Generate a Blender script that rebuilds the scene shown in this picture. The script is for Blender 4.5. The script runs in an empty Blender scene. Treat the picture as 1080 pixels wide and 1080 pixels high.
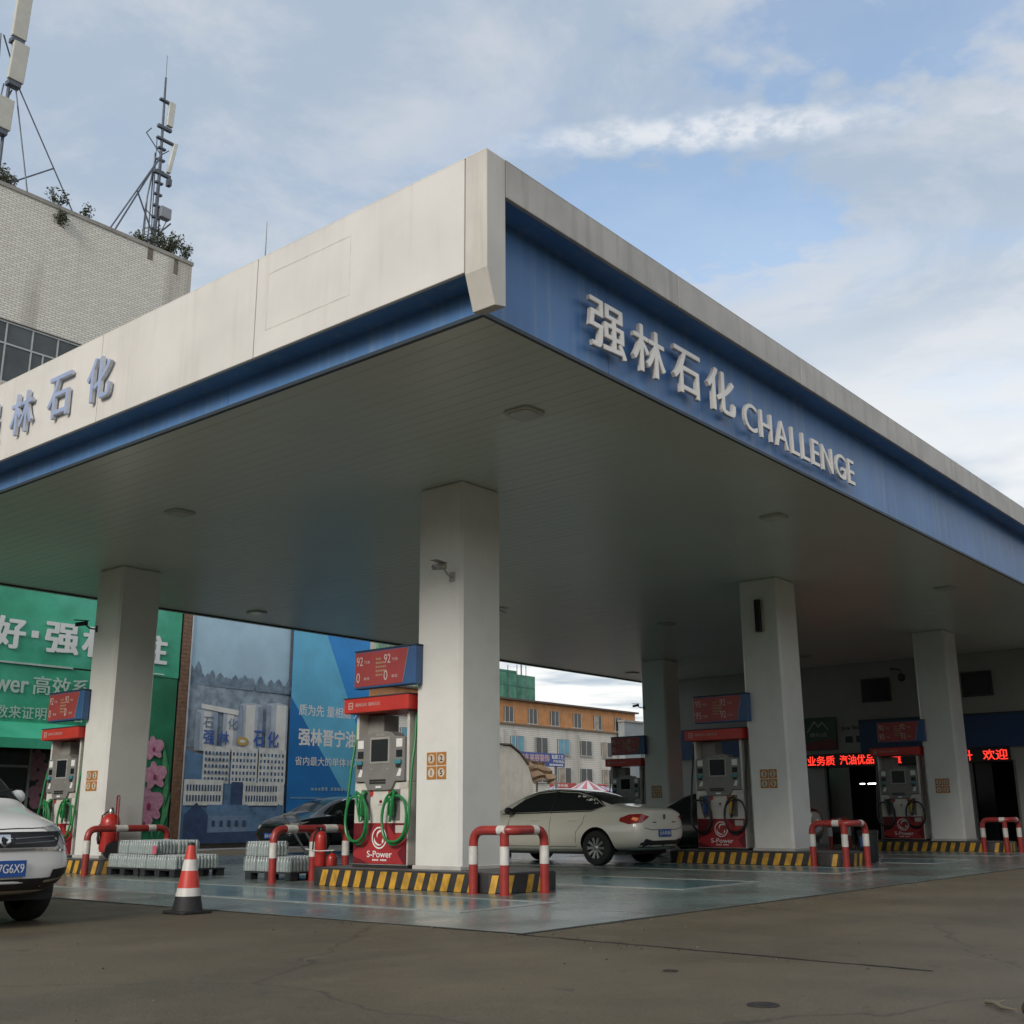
import bpy, bmesh, math, random
from mathutils import Vector, Matrix
from mathutils.bvhtree import BVHTree
random.seed(7)
SC = bpy.context.scene
COL = SC.collection
PI = math.pi
rad = math.radians

# ------------------------------------------------------------------ camera
cam = bpy.data.cameras.new('camera')
cam.lens = 39.5
cam.sensor_width = 36
cam.clip_end = 2000
cam_o = bpy.data.objects.new('camera', cam)
COL.objects.link(cam_o)
yaw, pit, rol = rad(39.473), rad(15.113), rad(-0.381)
d = Vector((math.cos(pit) * math.cos(yaw), math.cos(pit) * math.sin(yaw), math.sin(pit)))
r0 = d.cross(Vector((0, 0, 1))).normalized()
u0 = r0.cross(d)
rr = r0 * math.cos(rol) + u0 * math.sin(rol)
uu = -r0 * math.sin(rol) + u0 * math.cos(rol)
cam_o.matrix_world = Matrix(((rr.x, uu.x, -d.x, 0), (rr.y, uu.y, -d.y, 0), (rr.z, uu.z, -d.z, 0.95), (0, 0, 0, 1)))
SC.camera = cam_o

# ------------------------------------------------------------------ sky, sun, exposure
SUN_AZ, SUN_EL = rad(193), rad(28)          # direction towards the sun, measured from +X
W = bpy.data.worlds.new('World')
SC.world = W
W.use_nodes = True
nt = W.node_tree
nt.nodes.clear()


def N(t, typ, **kw):
    n = t.nodes.new(typ)
    for k, v in kw.items():
        setattr(n, k, v)
    return n


def math_node(t, op, a, b=None, clamp=False):
    n = N(t, 'ShaderNodeMath', operation=op, use_clamp=clamp)
    for i, v in enumerate((a, b)):
        if v is None:
            continue
        if isinstance(v, (int, float)):
            n.inputs[i].default_value = v
        else:
            t.links.new(v, n.inputs[i])
    return n.outputs[0]


def smooth(t, v, lo, hi):
    n = N(t, 'ShaderNodeMapRange', interpolation_type='SMOOTHSTEP')
    n.inputs['From Min'].default_value = lo
    n.inputs['From Max'].default_value = hi
    t.links.new(v, n.inputs['Value'])
    return n.outputs['Result']


def mixc(t, f, a, b, blend='MIX'):
    n = N(t, 'ShaderNodeMix', data_type='RGBA', blend_type=blend)
    for i, v in ((0, f), (6, a), (7, b)):
        if isinstance(v, (int, float)):
            n.inputs[i].default_value = v
        elif isinstance(v, tuple):
            n.inputs[i].default_value = (*v[:3], 1)
        else:
            t.links.new(v, n.inputs[i])
    return n.outputs[2]


def build_sky():
    t = nt
    sky = N(t, 'ShaderNodeTexSky', sky_type='NISHITA', sun_disc=False)
    sky.sun_elevation = SUN_EL
    sky.sun_rotation = PI / 2 - SUN_AZ
    sky.air_density = 1.2
    sky.dust_density = 1.5
    tc = N(t, 'ShaderNodeTexCoord')
    sep = N(t, 'ShaderNodeSeparateXYZ')
    t.links.new(tc.outputs['Generated'], sep.inputs[0])
    z = math_node(t, 'MAXIMUM', sep.outputs['Z'], 0.035)
    ux = math_node(t, 'DIVIDE', sep.outputs['X'], z)
    uy = math_node(t, 'DIVIDE', sep.outputs['Y'], z)
    uv = N(t, 'ShaderNodeCombineXYZ')
    t.links.new(ux, uv.inputs[0])
    t.links.new(uy, uv.inputs[1])
    UV = uv.outputs[0]

    def noise(scale, detail, rough, dist=0.0, off=(0, 0, 0)):
        m = N(t, 'ShaderNodeMapping')
        m.inputs['Location'].default_value = off
        t.links.new(UV, m.inputs[0])
        n = N(t, 'ShaderNodeTexNoise')
        n.inputs['Scale'].default_value = scale
        n.inputs['Detail'].default_value = detail
        n.inputs['Roughness'].default_value = rough
        n.inputs['Distortion'].default_value = dist
        t.links.new(m.outputs[0], n.inputs['Vector'])
        return n.outputs['Fac']

    def blob(loc, rot, sc, wob):
        # elongated patch in the cloud layer's own plane, edges broken by noise
        n = N(t, 'ShaderNodeTexNoise')
        n.inputs['Scale'].default_value = 14
        n.inputs['Detail'].default_value = 5
        t.links.new(UV, n.inputs['Vector'])
        sub = N(t, 'ShaderNodeVectorMath', operation='SUBTRACT')
        t.links.new(n.outputs['Color'], sub.inputs[0])
        sub.inputs[1].default_value = (.5, .5, .5)
        mul = N(t, 'ShaderNodeVectorMath', operation='SCALE')
        t.links.new(sub.outputs[0], mul.inputs[0])
        mul.inputs['Scale'].default_value = wob
        add = N(t, 'ShaderNodeVectorMath', operation='ADD')
        t.links.new(UV, add.inputs[0])
        t.links.new(mul.outputs[0], add.inputs[1])
        m = N(t, 'ShaderNodeMapping', vector_type='TEXTURE')
        m.inputs['Location'].default_value = loc
        m.inputs['Rotation'].default_value = (0, 0, rot)
        m.inputs['Scale'].default_value = sc
        t.links.new(add.outputs[0], m.inputs[0])
        g = N(t, 'ShaderNodeTexGradient', gradient_type='SPHERICAL')
        t.links.new(m.outputs[0], g.inputs[0])
        return g.outputs['Fac']

    big = noise(0.9, 5, .55, .3, (3.1, 1.7, 0))
    wisp = noise(3.2, 5, .62, .6, (0.4, 2.2, 0))
    cover = math_node(t, 'ADD', math_node(t, 'MULTIPLY', big, .75), math_node(t, 'MULTIPLY', wisp, .25))
    gap = math_node(t, 'MAXIMUM', blob((1.56, .88, 0), rad(-50), (.34, .24, 1), .35), math_node(t, 'MULTIPLY', blob((1.28, .42, 0), rad(-50), (.34, .20, 1), .4), .8))
    cover = math_node(t, 'SUBTRACT', cover, math_node(t, 'MULTIPLY', gap, .42))
    mask = math_node(t, 'MAXIMUM', smooth(t, cover, .20, .50), .30)
    # horizon: the layer closes up with distance
    low = smooth(t, sep.outputs['Z'], .40, .14)
    mask = math_node(t, 'MAXIMUM', mask, low)
    skyc = mixc(t, 1.0, sky.outputs[0], (.13, .13, .13), 'MULTIPLY')
    shade = smooth(t, noise(2.0, 6, .62, .35, (7, 3, 0)), .40, .62)
    cloudc = mixc(t, shade, (.258, .312, .380), (.362, .388, .425))
    bright = smooth(t, sep.outputs['Z'], .52, .16)
    bn = math_node(t, 'MULTIPLY', bright, smooth(t, noise(.9, 4, .58, .2, (1, 8, 0)), .30, .56))
    cloudc = mixc(t, bn, cloudc, (.62, .615, .60))
    col = mixc(t, math_node(t, 'MULTIPLY', mask, .93), skyc, cloudc)
    streak = blob((1.345, .715, 0), math.atan2(-.47, .30), (.42, .070, 1), .085)
    streak2 = blob((1.60, .31, 0), math.atan2(-.48, .30), (.16, .05, 1), .10)
    sm = math_node(t, 'ADD', math_node(t, 'MULTIPLY', smooth(t, streak, .0, .85), .95), math_node(t, 'MULTIPLY', smooth(t, streak2, .1, .7), .35), True)
    puff = noise(22, 5, .6, 0, (2, 5, 0))
    sm = math_node(t, 'MULTIPLY', sm, math_node(t, 'ADD', .35, math_node(t, 'MULTIPLY', smooth(t, puff, .34, .62), .65)))
    col = mixc(t, sm, col, (.47, .49, .52))
    bg = N(t, 'ShaderNodeBackground')
    bg.inputs['Strength'].default_value = 1.0
    t.links.new(col, bg.inputs['Color'])
    out = N(t, 'ShaderNodeOutputWorld')
    t.links.new(bg.outputs[0], out.inputs[0])


build_sky()
sun = bpy.data.lights.new('sun', 'SUN')
sun.energy = 1.35
sun.angle = rad(22)
sun.color = (1.0, .93, .84)
sun_o = bpy.data.objects.new('sun', sun)
COL.objects.link(sun_o)
sv = Vector((math.cos(SUN_EL) * math.cos(SUN_AZ), math.cos(SUN_EL) * math.sin(SUN_AZ), math.sin(SUN_EL)))
sun_o.rotation_euler = sv.to_track_quat('Z', 'Y').to_euler()
sun_o.location = sv * 60
VS = SC.view_settings
VS.view_transform = 'Standard'
VS.look = 'None'
VS.exposure = 0.75
VS.gamma = 1.0
VS.use_curve_mapping = False
SC.cycles.use_denoising = True
SC.cycles.max_bounces = 6
SC.cycles.diffuse_bounces = 4
SC.cycles.glossy_bounces = 3
SC.cycles.transmission_bounces = 4
SC.cycles.transparent_max_bounces = 8
SC.cycles.caustics_reflective = False
SC.cycles.caustics_refractive = False

# ------------------------------------------------------------------ materials
MATS = {}


def M(name, col, rough=.5, metal=0., var=.12, vs=3., bump=0., bs=40., streak=0., dirt=None, trans=0., coat=0., emit=None, es=1., dirt_amt=.5, dirt_scale=.6, rvar=.0):
    if name in MATS:
        return MATS[name]
    m = bpy.data.materials.new(name)
    m.use_nodes = True
    t = m.node_tree
    b = t.nodes['Principled BSDF']
    b.inputs['Roughness'].default_value = rough
    b.inputs['Metallic'].default_value = metal
    b.inputs['Base Color'].default_value = (*col, 1)
    if trans:
        b.inputs['Transmission Weight'].default_value = trans
    if coat:
        b.inputs['Coat Weight'].default_value = coat
        b.inputs['Coat Roughness'].default_value = .06
    if emit:
        b.inputs['Emission Color'].default_value = (*emit, 1)
        b.inputs['Emission Strength'].default_value = es
    geo = N(t, 'ShaderNodeNewGeometry')
    P = geo.outputs['Position']
    c = None
    if var:
        n = N(t, 'ShaderNodeTexNoise')
        n.inputs['Scale'].default_value = vs
        n.inputs['Detail'].default_value = 4
        n.inputs['Roughness'].default_value = .6
        t.links.new(P, n.inputs['Vector'])
        f = smooth(t, n.outputs['Fac'], .3, .7)
        c = mixc(t, f, tuple(x * (1 - var) for x in col), tuple(min(1, x * (1 + var * .6)) for x in col))
    if streak:
        mp = N(t, 'ShaderNodeMapping')
        mp.inputs['Scale'].default_value = (5, 5, .35)
        t.links.new(P, mp.inputs[0])
        n = N(t, 'ShaderNodeTexNoise')
        n.inputs['Scale'].default_value = 1.6
        n.inputs['Detail'].default_value = 7
        t.links.new(mp.outputs[0], n.inputs['Vector'])
        f = math_node(t, 'MULTIPLY', smooth(t, n.outputs['Fac'], .48, .78), streak)
        c = mixc(t, f, c if c else col, dirt or tuple(x * .45 for x in col))
    if dirt and not streak:
        n = N(t, 'ShaderNodeTexNoise')
        n.inputs['Scale'].default_value = dirt_scale
        n.inputs['Detail'].default_value = 5
        n.inputs['Roughness'].default_value = .65
        t.links.new(P, n.inputs['Vector'])
        f = math_node(t, 'MULTIPLY', smooth(t, n.outputs['Fac'], .42, .72), dirt_amt)
        c = mixc(t, f, c if c else col, dirt)
    if c:
        t.links.new(c, b.inputs['Base Color'])
    if rvar:
        n = N(t, 'ShaderNodeTexNoise')
        n.inputs['Scale'].default_value = 1.1
        n.inputs['Detail'].default_value = 7
        t.links.new(P, n.inputs['Vector'])
        mr = N(t, 'ShaderNodeMapRange')
        mr.inputs['From Min'].default_value = .3
        mr.inputs['From Max'].default_value = .7
        mr.inputs['To Min'].default_value = max(.02, rough - rvar)
        mr.inputs['To Max'].default_value = min(1, rough + rvar)
        t.links.new(n.outputs['Fac'], mr.inputs['Value'])
        t.links.new(mr.outputs[0], b.inputs['Roughness'])
    if bump:
        n = N(t, 'ShaderNodeTexNoise')
        n.inputs['Scale'].default_value = bs
        n.inputs['Detail'].default_value = 5
        t.links.new(P, n.inputs['Vector'])
        bp = N(t, 'ShaderNodeBump')
        bp.inputs['Strength'].default_value = bump
        bp.inputs['Distance'].default_value = .02
        t.links.new(n.outputs['Fac'], bp.inputs['Height'])
        t.links.new(bp.outputs[0], b.inputs['Normal'])
    MATS[name] = m
    return m


def brick_mat(name, c1, c2, mortar, w, h, bump=.4, rough=.6, stain=None):
    """tiled cladding seen from far: fine courses in world x/z"""
    m = bpy.data.materials.new(name)
    m.use_nodes = True
    t = m.node_tree
    b = t.nodes['Principled BSDF']
    b.inputs['Roughness'].default_value = rough
    geo = N(t, 'ShaderNodeNewGeometry')
    sp = N(t, 'ShaderNodeSeparateXYZ')
    t.links.new(geo.outputs['Position'], sp.inputs[0])
    cb = N(t, 'ShaderNodeCombineXYZ')
    t.links.new(math_node(t, 'ADD', sp.outputs['X'], sp.outputs['Y']), cb.inputs[0])
    t.links.new(sp.outputs['Z'], cb.inputs[1])
    br = N(t, 'ShaderNodeTexBrick')
    br.inputs['Color1'].default_value = (*c1, 1)
    br.inputs['Color2'].default_value = (*c2, 1)
    br.inputs['Mortar'].default_value = (*mortar, 1)
    br.inputs['Scale'].default_value = 1
    br.inputs['Brick Width'].default_value = w
    br.inputs['Row Height'].default_value = h
    br.inputs['Mortar Size'].default_value = h * .13
    br.inputs['Mortar Smooth'].default_value = .3
    t.links.new(cb.outputs[0], br.inputs['Vector'])
    c = br.outputs['Color']
    if stain:
        mp = N(t, 'ShaderNodeMapping')
        mp.inputs['Scale'].default_value = (1.0, 1.0, .12)
        t.links.new(geo.outputs['Position'], mp.inputs[0])
        n = N(t, 'ShaderNodeTexNoise')
        n.inputs['Scale'].default_value = .8
        n.inputs['Detail'].default_value = 8
        t.links.new(mp.outputs[0], n.inputs['Vector'])
        c = mixc(t, math_node(t, 'MULTIPLY', smooth(t, n.outputs['Fac'], .5, .75), .6), c, stain)
    t.links.new(c, b.inputs['Base Color'])
    bp = N(t, 'ShaderNodeBump')
    bp.inputs['Strength'].default_value = bump
    bp.inputs['Distance'].default_value = .01
    t.links.new(math_node(t, 'SUBTRACT', 1.0, br.outputs['Fac']), bp.inputs['Height'])
    t.links.new(bp.outputs[0], b.inputs['Normal'])
    MATS[name] = m
    return m


def net_mat(name):
    m = bpy.data.materials.new(name)
    m.use_nodes = True
    t = m.node_tree
    b = t.nodes['Principled BSDF']
    b.inputs['Roughness'].default_value = .8
    geo = N(t, 'ShaderNodeNewGeometry')
    sp = N(t, 'ShaderNodeSeparateXYZ')
    t.links.new(geo.outputs['Position'], sp.inputs[0])
    wv = N(t, 'ShaderNodeMath', operation='FRACT')
    t.links.new(math_node(t, 'MULTIPLY', sp.outputs['X'], .55), wv.inputs[0])
    wz = N(t, 'ShaderNodeMath', operation='FRACT')
    t.links.new(math_node(t, 'MULTIPLY', sp.outputs['Z'], .5), wz.inputs[0])
    n = N(t, 'ShaderNodeTexNoise')
    n.inputs['Scale'].default_value = .8
    n.inputs['Detail'].default_value = 6
    t.links.new(geo.outputs['Position'], n.inputs['Vector'])
    c = mixc(t, smooth(t, n.outputs['Fac'], .35, .65), (.05, .20, .13), (.11, .30, .21))
    c = mixc(t, math_node(t, 'MULTIPLY', math_node(t, 'LESS_THAN', wv.outputs[0], .1), .5), c, (.18, .30, .24))
    c = mixc(t, math_node(t, 'MULTIPLY', math_node(t, 'LESS_THAN', wz.outputs[0], .12), .6), c, (.03, .12, .09))
    t.links.new(c, b.inputs['Base Color'])
    return m


def ground_mat():
    m = bpy.data.materials.new('worn_concrete')
    m.use_nodes = True
    t = m.node_tree
    b = t.nodes['Principled BSDF']
    geo = N(t, 'ShaderNodeNewGeometry')
    P = geo.outputs['Position']

    def nz(s, dt=8, r=.6, sc=(1, 1, 1), rot=0):
        mp = N(t, 'ShaderNodeMapping')
        mp.inputs['Scale'].default_value = sc
        mp.inputs['Rotation'].default_value = (0, 0, rot)
        t.links.new(P, mp.inputs[0])
        n = N(t, 'ShaderNodeTexNoise')
        n.inputs['Scale'].default_value = s
        n.inputs['Detail'].default_value = dt
        n.inputs['Roughness'].default_value = r
        t.links.new(mp.outputs[0], n.inputs['Vector'])
        return n.outputs['Fac']
    base = mixc(t, smooth(t, nz(.35), .3, .7), (.082, .064, .038), (.128, .102, .063))
    base = mixc(t, math_node(t, 'MULTIPLY', smooth(t, nz(.5, 7, .6, (.25, 1, 1), .5), .45, .75), .6), base, (.148, .12, .078))
    # long faint tyre sweeps, damp patches, oil spots, aggregate grain
    base = mixc(t, math_node(t, 'MULTIPLY', smooth(t, nz(.9, 5, .5, (.12, 1, 1), .95), .52, .68), .45), base, (.058, .048, .034))
    base = mixc(t, math_node(t, 'MULTIPLY', smooth(t, nz(1.3, 6, .7), .52, .68), .6), base, (.055, .046, .033))
    base = mixc(t, math_node(t, 'MULTIPLY', smooth(t, nz(2.6, 6, .75), .50, .68), .5), base, (.158, .128, .084))
    base = mixc(t, math_node(t, 'MULTIPLY', smooth(t, nz(4.5, 3, .5), .66, .72), .6), base, (.042, .037, .030))
    base = mixc(t, math_node(t, 'MULTIPLY', smooth(t, nz(60, 3, .7), .48, .66), .5), base, (.19, .16, .11))
    base = mixc(t, math_node(t, 'MULTIPLY', smooth(t, nz(140, 2, .6), .55, .7), .5), base, (.05, .042, .032))
    # hairline cracks
    v = N(t, 'ShaderNodeTexVoronoi', feature='DISTANCE_TO_EDGE')
    v.inputs['Scale'].default_value = .22
    wob = N(t, 'ShaderNodeTexNoise')
    wob.inputs['Scale'].default_value = 1.2
    wob.inputs['Detail'].default_value = 6
    t.links.new(P, wob.inputs['Vector'])
    vm = N(t, 'ShaderNodeVectorMath', operation='SCALE')
    t.links.new(wob.outputs['Color'], vm.inputs[0])
    vm.inputs['Scale'].default_value = .8
    va = N(t, 'ShaderNodeVectorMath', operation='ADD')
    t.links.new(P, va.inputs[0])
    t.links.new(vm.outputs[0], va.inputs[1])
    t.links.new(va.outputs[0], v.inputs['Vector'])
    cr = math_node(t, 'MULTIPLY', smooth(t, v.outputs['Distance'], .006, .0), .6)
    base = mixc(t, cr, base, (.04, .035, .03))
    t.links.new(base, b.inputs['Base Color'])
    mr = N(t, 'ShaderNodeMapRange')
    mr.inputs['From Min'].default_value = .3
    mr.inputs['From Max'].default_value = .7
    mr.inputs['To Min'].default_value = .42
    mr.inputs['To Max'].default_value = .75
    t.links.new(nz(.6), mr.inputs['Value'])
    t.links.new(mr.outputs[0], b.inputs['Roughness'])
    bp = N(t, 'ShaderNodeBump')
    bp.inputs['Strength'].default_value = .5
    bp.inputs['Distance'].default_value = .014
    t.links.new(nz(38, 6, .7), bp.inputs['Height'])
    t.links.new(bp.outputs[0], b.inputs['Normal'])
    return m


WHITE_PANEL = M('white_fascia_paint', (.67, .65, .61), .42, var=.07, vs=.9, bump=.35, bs=1.3, streak=.24, dirt=(.42, .38, .32))
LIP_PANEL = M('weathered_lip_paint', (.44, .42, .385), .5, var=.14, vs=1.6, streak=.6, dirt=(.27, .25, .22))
BLUE_PANEL = M('faded_blue_fascia', (.085, .215, .47), .40, var=.12, vs=.8, bump=.3, bs=1.5, streak=.5, dirt=(.24, .33, .42))
SIGN_WHITE = M('letter_white_acrylic', (.86, .83, .78), .4, var=.05)
SIGN_SIDE = M('letter_side_grey', (.58, .56, .52), .5, var=.08)
SIGN_BLUE = M('letter_blue_acrylic', (.32, .40, .60), .45, var=.08)
SOFFIT = M('soffit_metal', (.63, .67, .61), .30, var=.03, vs=.4, dirt=(.55, .58, .53), dirt_amt=.3)
DARKTRIM = M('dark_trim', (.03, .045, .06), .5)
COLUMN = M('column_cladding', (.70, .695, .66), .34, var=.03, vs=.7, dirt=(.52, .50, .45), dirt_amt=.28, dirt_scale=2.2)
BLACK = M('black_rubber', (.018, .018, .019), .65, var=.25, vs=8)
BLACKP = M('black_plastic', (.02, .02, .022), .38, var=.2, vs=8)
YELLOW = M('kerb_yellow_paint', (.60, .33, .035), .5, var=.3, vs=6, dirt=(.22, .13, .04), dirt_amt=.6, dirt_scale=5)
KERBBLK = M('kerb_black_paint', (.035, .035, .036), .5, var=.3, vs=6)
RED = M('rail_red_paint', (.33, .035, .03), .35, var=.18, vs=7, dirt=(.22, .06, .05), dirt_amt=.4, dirt_scale=4)
RAILW = M('rail_white_band', (.62, .60, .56), .42, var=.15, vs=9)
PUMPW = M('dispenser_white', (.60, .58, .53), .35, var=.08, vs=4, dirt=(.40, .37, .32), dirt_amt=.35, dirt_scale=3)
PUMPG = M('dispenser_grey', (.20, .195, .185), .38, var=.08, vs=6)
PUMPR = M('dispenser_red', (.36, .03, .035), .3, var=.1, vs=5)
PUMPDR = M('dispenser_dark_red', (.14, .012, .018), .3, var=.1, vs=5)
HDRED = M('header_red', (.50, .035, .025), .35, var=.1, vs=4)
BOARDRED = M('price_board_red', (.32, .045, .045), .35, var=.08, vs=3)
BOARDBLUE = M('price_board_blue', (.035, .10, .24), .35, var=.08, vs=3)
INK = M('print_white', (.74, .74, .72), .5, var=.04)
INKDIM = M('print_dull', (.34, .24, .20), .5, var=.04)
INKBLK = M('print_black', (.02, .02, .02), .5, var=.04)
GREENH = M('green_hose', (.015, .20, .055), .35, var=.15, vs=9)
BLACKH = M('black_hose', (.014, .014, .016), .4, var=.15, vs=9)
BLUEN = M('blue_nozzle', (.03, .07, .22), .4)
YELN = M('yellow_nozzle', (.55, .33, .03), .4)
SCREEN = M('display_glass', (.012, .016, .018), .1, var=0)
TEAL = M('card_reader_teal', (.05, .22, .26), .4)
METAL = M('brushed_metal', (.45, .45, .44), .35, 1., var=.1, vs=10)
CHROME = M('chrome', (.6, .6, .6), .12, 1., var=0)
GALV = M('galvanised_steel', (.20, .21, .22), .5, .6, var=.15, vs=4)
ORANGE = M('number_plate_orange', (.42, .17, .03), .5, var=.12, vs=8)
GLASSD = M('dark_glass', (.012, .014, .016), .06, var=0)
GLASSD.node_tree.nodes['Principled BSDF'].inputs['IOR'].default_value = 1.9
CARW = M('car_paint_warm_white', (.85, .81, .69), .22, var=.02, coat=.7)
CARW2 = M('car_paint_white', (.84, .825, .78), .22, var=.02, coat=.7)
CARB = M('car_paint_black', (.012, .013, .016), .18, var=0, coat=.8)
SEAM = M('panel_seam', (.02, .02, .02), .7, var=0)
LAMPR = M('tail_lamp_red', (.38, .02, .015), .15, var=.1, vs=20, coat=.6)
LAMPC = M('lamp_clear', (.42, .42, .40), .12, var=.3, vs=25, coat=.6)
PLATE = M('licence_plate_blue', (.025, .10, .36), .35, var=.04)
TYRE = M('tyre_rubber', (.022, .022, .022), .75, var=.2, vs=10)
RIM = M('alloy_rim', (.42, .42, .41), .3, .8, var=.05)

# ------------------------------------------------------------------ mesh helpers
FX = Matrix(((0, 0, -1), (-1, 0, 0), (0, 1, 0)))    # drawing plane that faces -X (right = -Y)
FY = Matrix(((1, 0, 0), (0, 0, -1), (0, 1, 0)))     # drawing plane that faces -Y (right = +X)


class MB:
    def __init__(s):
        s.v, s.f, s.m, s.mi = [], [], [], 0

    def mat(s, i):
        s.mi = i
        return s

    def add(s, vs, fs):
        b = len(s.v)
        s.v += [tuple(p) for p in vs]
        s.f += [tuple(b + i for i in f) for f in fs]
        s.m += [s.mi] * len(fs)
        return s

    def box(s, x0, x1, y0, y1, z0, z1):
        return s.add([(x, y, z) for z in (z0, z1) for y in (y0, y1) for x in (x0, x1)],
                     [(0, 2, 3, 1), (4, 5, 7, 6), (0, 1, 5, 4), (2, 6, 7, 3), (0, 4, 6, 2), (1, 3, 7, 5)])

    def prism(s, pts, O, F, depth):
        """2-D outline (u,v) drawn on plane F at O, pushed back by depth behind the face"""
        O = Vector(O)
        a = sum(pts[i][0] * pts[(i + 1) % len(pts)][1] - pts[(i + 1) % len(pts)][0] * pts[i][1] for i in range(len(pts)))
        if a < 0:
            pts = pts[::-1]
        n = len(pts)
        fr = [O + F @ Vector((p[0], p[1], 0)) for p in pts]
        bk = [O + F @ Vector((p[0], p[1], -depth)) for p in pts]
        return s.add(fr + bk, [tuple(range(n)), tuple(range(2 * n - 1, n - 1, -1))] + [(i, i + n, (i + 1) % n + n, (i + 1) % n) for i in range(n)])

    def tube(s, path, r, seg=10, cap=True):
        path = [Vector(p) for p in path]
        n = len(path)
        rs = r if isinstance(r, (list, tuple)) else [r] * n
        vs = []
        up = None
        for i, p in enumerate(path):
            t = (path[min(i + 1, n - 1)] - path[max(i - 1, 0)]).normalized()
            if up is None:
                up = Vector((0, 0, 1)) if abs(t.z) < .9 else Vector((1, 0, 0))
            x = up - t * up.dot(t)
            if x.length < 1e-4:
                x = t.orthogonal()
            x.normalize()
            up = x
            y = t.cross(x)
            for k in range(seg):
                a = 2 * PI * k / seg
                vs.append(p + (x * math.cos(a) + y * math.sin(a)) * rs[i])
        fs = [(i * seg + k, i * seg + (k + 1) % seg, (i + 1) * seg + (k + 1) % seg, (i + 1) * seg + k) for i in range(n - 1) for k in range(seg)]
        if cap:
            fs += [tuple(range(seg - 1, -1, -1)), tuple(range((n - 1) * seg, n * seg))]
        return s.add(vs, fs)

    def lathe(s, prof, seg=20, o=(0, 0, 0), axis='z', cap=True):
        vs, fs = [], []
        for (r, h) in prof:
            for k in range(seg):
                a = 2 * PI * k / seg
                p = (r * math.cos(a), r * math.sin(a), h)
                if axis == 'y':
                    p = (p[0], p[2], -p[1])
                elif axis == 'x':
                    p = (p[2], p[0], p[1])
                vs.append((p[0] + o[0], p[1] + o[1], p[2] + o[2]))
        n = len(prof)
        fs = [(i * seg + k, i * seg + (k + 1) % seg, (i + 1) * seg + (k + 1) % seg, (i + 1) * seg + k) for i in range(n - 1) for k in range(seg)]
        if cap:
            fs += [tuple(range(seg - 1, -1, -1)), tuple(range((n - 1) * seg, n * seg))]
        return s.add(vs, fs)

    def mesh(s, me, Mx):
        return s.add([Mx @ v.co for v in me.vertices], [tuple(p.vertices) for p in me.polygons])

    def build(s, name, mats, parent=None, smooth=False, bevel=0., seg=2, world=False, fix=False):
        me = bpy.data.meshes.new(name)
        off = parent.location if (world and parent) else Vector((0, 0, 0))
        me.from_pydata([Vector(v) - off for v in s.v], [], s.f)
        if not isinstance(mats, (list, tuple)):
            mats = [mats]
        for m in mats:
            me.materials.append(m)
        me.polygons.foreach_set('material_index', s.m)
        if bevel or fix:
            bm = bmesh.new()
            bm.from_mesh(me)
            if fix:
                bmesh.ops.recalc_face_normals(bm, faces=bm.faces)
            if bevel:
                es = [e for e in bm.edges if len(e.link_faces) == 2 and e.calc_face_angle(0) > .5]
                bmesh.ops.bevel(bm, geom=es, offset=bevel, segments=seg, affect='EDGES', profile=.6, clamp_overlap=True)
            bm.to_mesh(me)
            bm.free()
        if smooth:
            me.polygons.foreach_set('use_smooth', [True] * len(me.polygons))
            try:
                me.set_sharp_from_angle(angle=rad(40))
            except Exception:
                pass
        me.update()
        o = bpy.data.objects.new(name, me)
        COL.objects.link(o)
        if parent:
            o.parent = parent
        return o


def tag(o, label=None, cat=None, group=None, kind=None):
    if label:
        o['label'] = label
    if cat:
        o['category'] = cat
    if group:
        o['group'] = group
    if kind:
        o['kind'] = kind
    return o


def thing(name, label, cat, loc=(0, 0, 0), rz=0., group=None):
    o = bpy.data.objects.new(name, None)
    o.empty_display_size = .2
    COL.objects.link(o)
    o.location = loc
    o.rotation_euler = (0, 0, rz)
    return tag(o, label, cat, group)


def share(o, parent, loc):
    c = o.copy()
    COL.objects.link(c)
    c.parent = parent
    c.location = loc
    return c


def copy_tree(o, loc, rz, label, group=None):
    r = o.copy()
    COL.objects.link(r)
    r.location = loc
    r.rotation_euler = (0, 0, rz)
    r['label'] = label
    if group:
        r['group'] = group
    for ch in o.children:
        c = ch.copy()
        COL.objects.link(c)
        c.parent = r
        for g in ch.children:
            e = g.copy()
            COL.objects.link(e)
            e.parent = c
    return r


_tc = bpy.data.curves.new('lettering_source', 'FONT')
_tc.resolution_u = 4
_to = bpy.data.objects.new('lettering_source', _tc)


def text_mesh(body, depth=.0, bold=0., shear=0.):
    _tc.body = body
    _tc.size = 1
    _tc.extrude = depth / 2
    _tc.offset = bold
    _tc.shear = shear
    if _to.name not in COL.objects:
        COL.objects.link(_to)
    bpy.context.view_layer.update()
    me = bpy.data.meshes.new_from_object(_to.evaluated_get(bpy.context.evaluated_depsgraph_get()))
    return me


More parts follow.
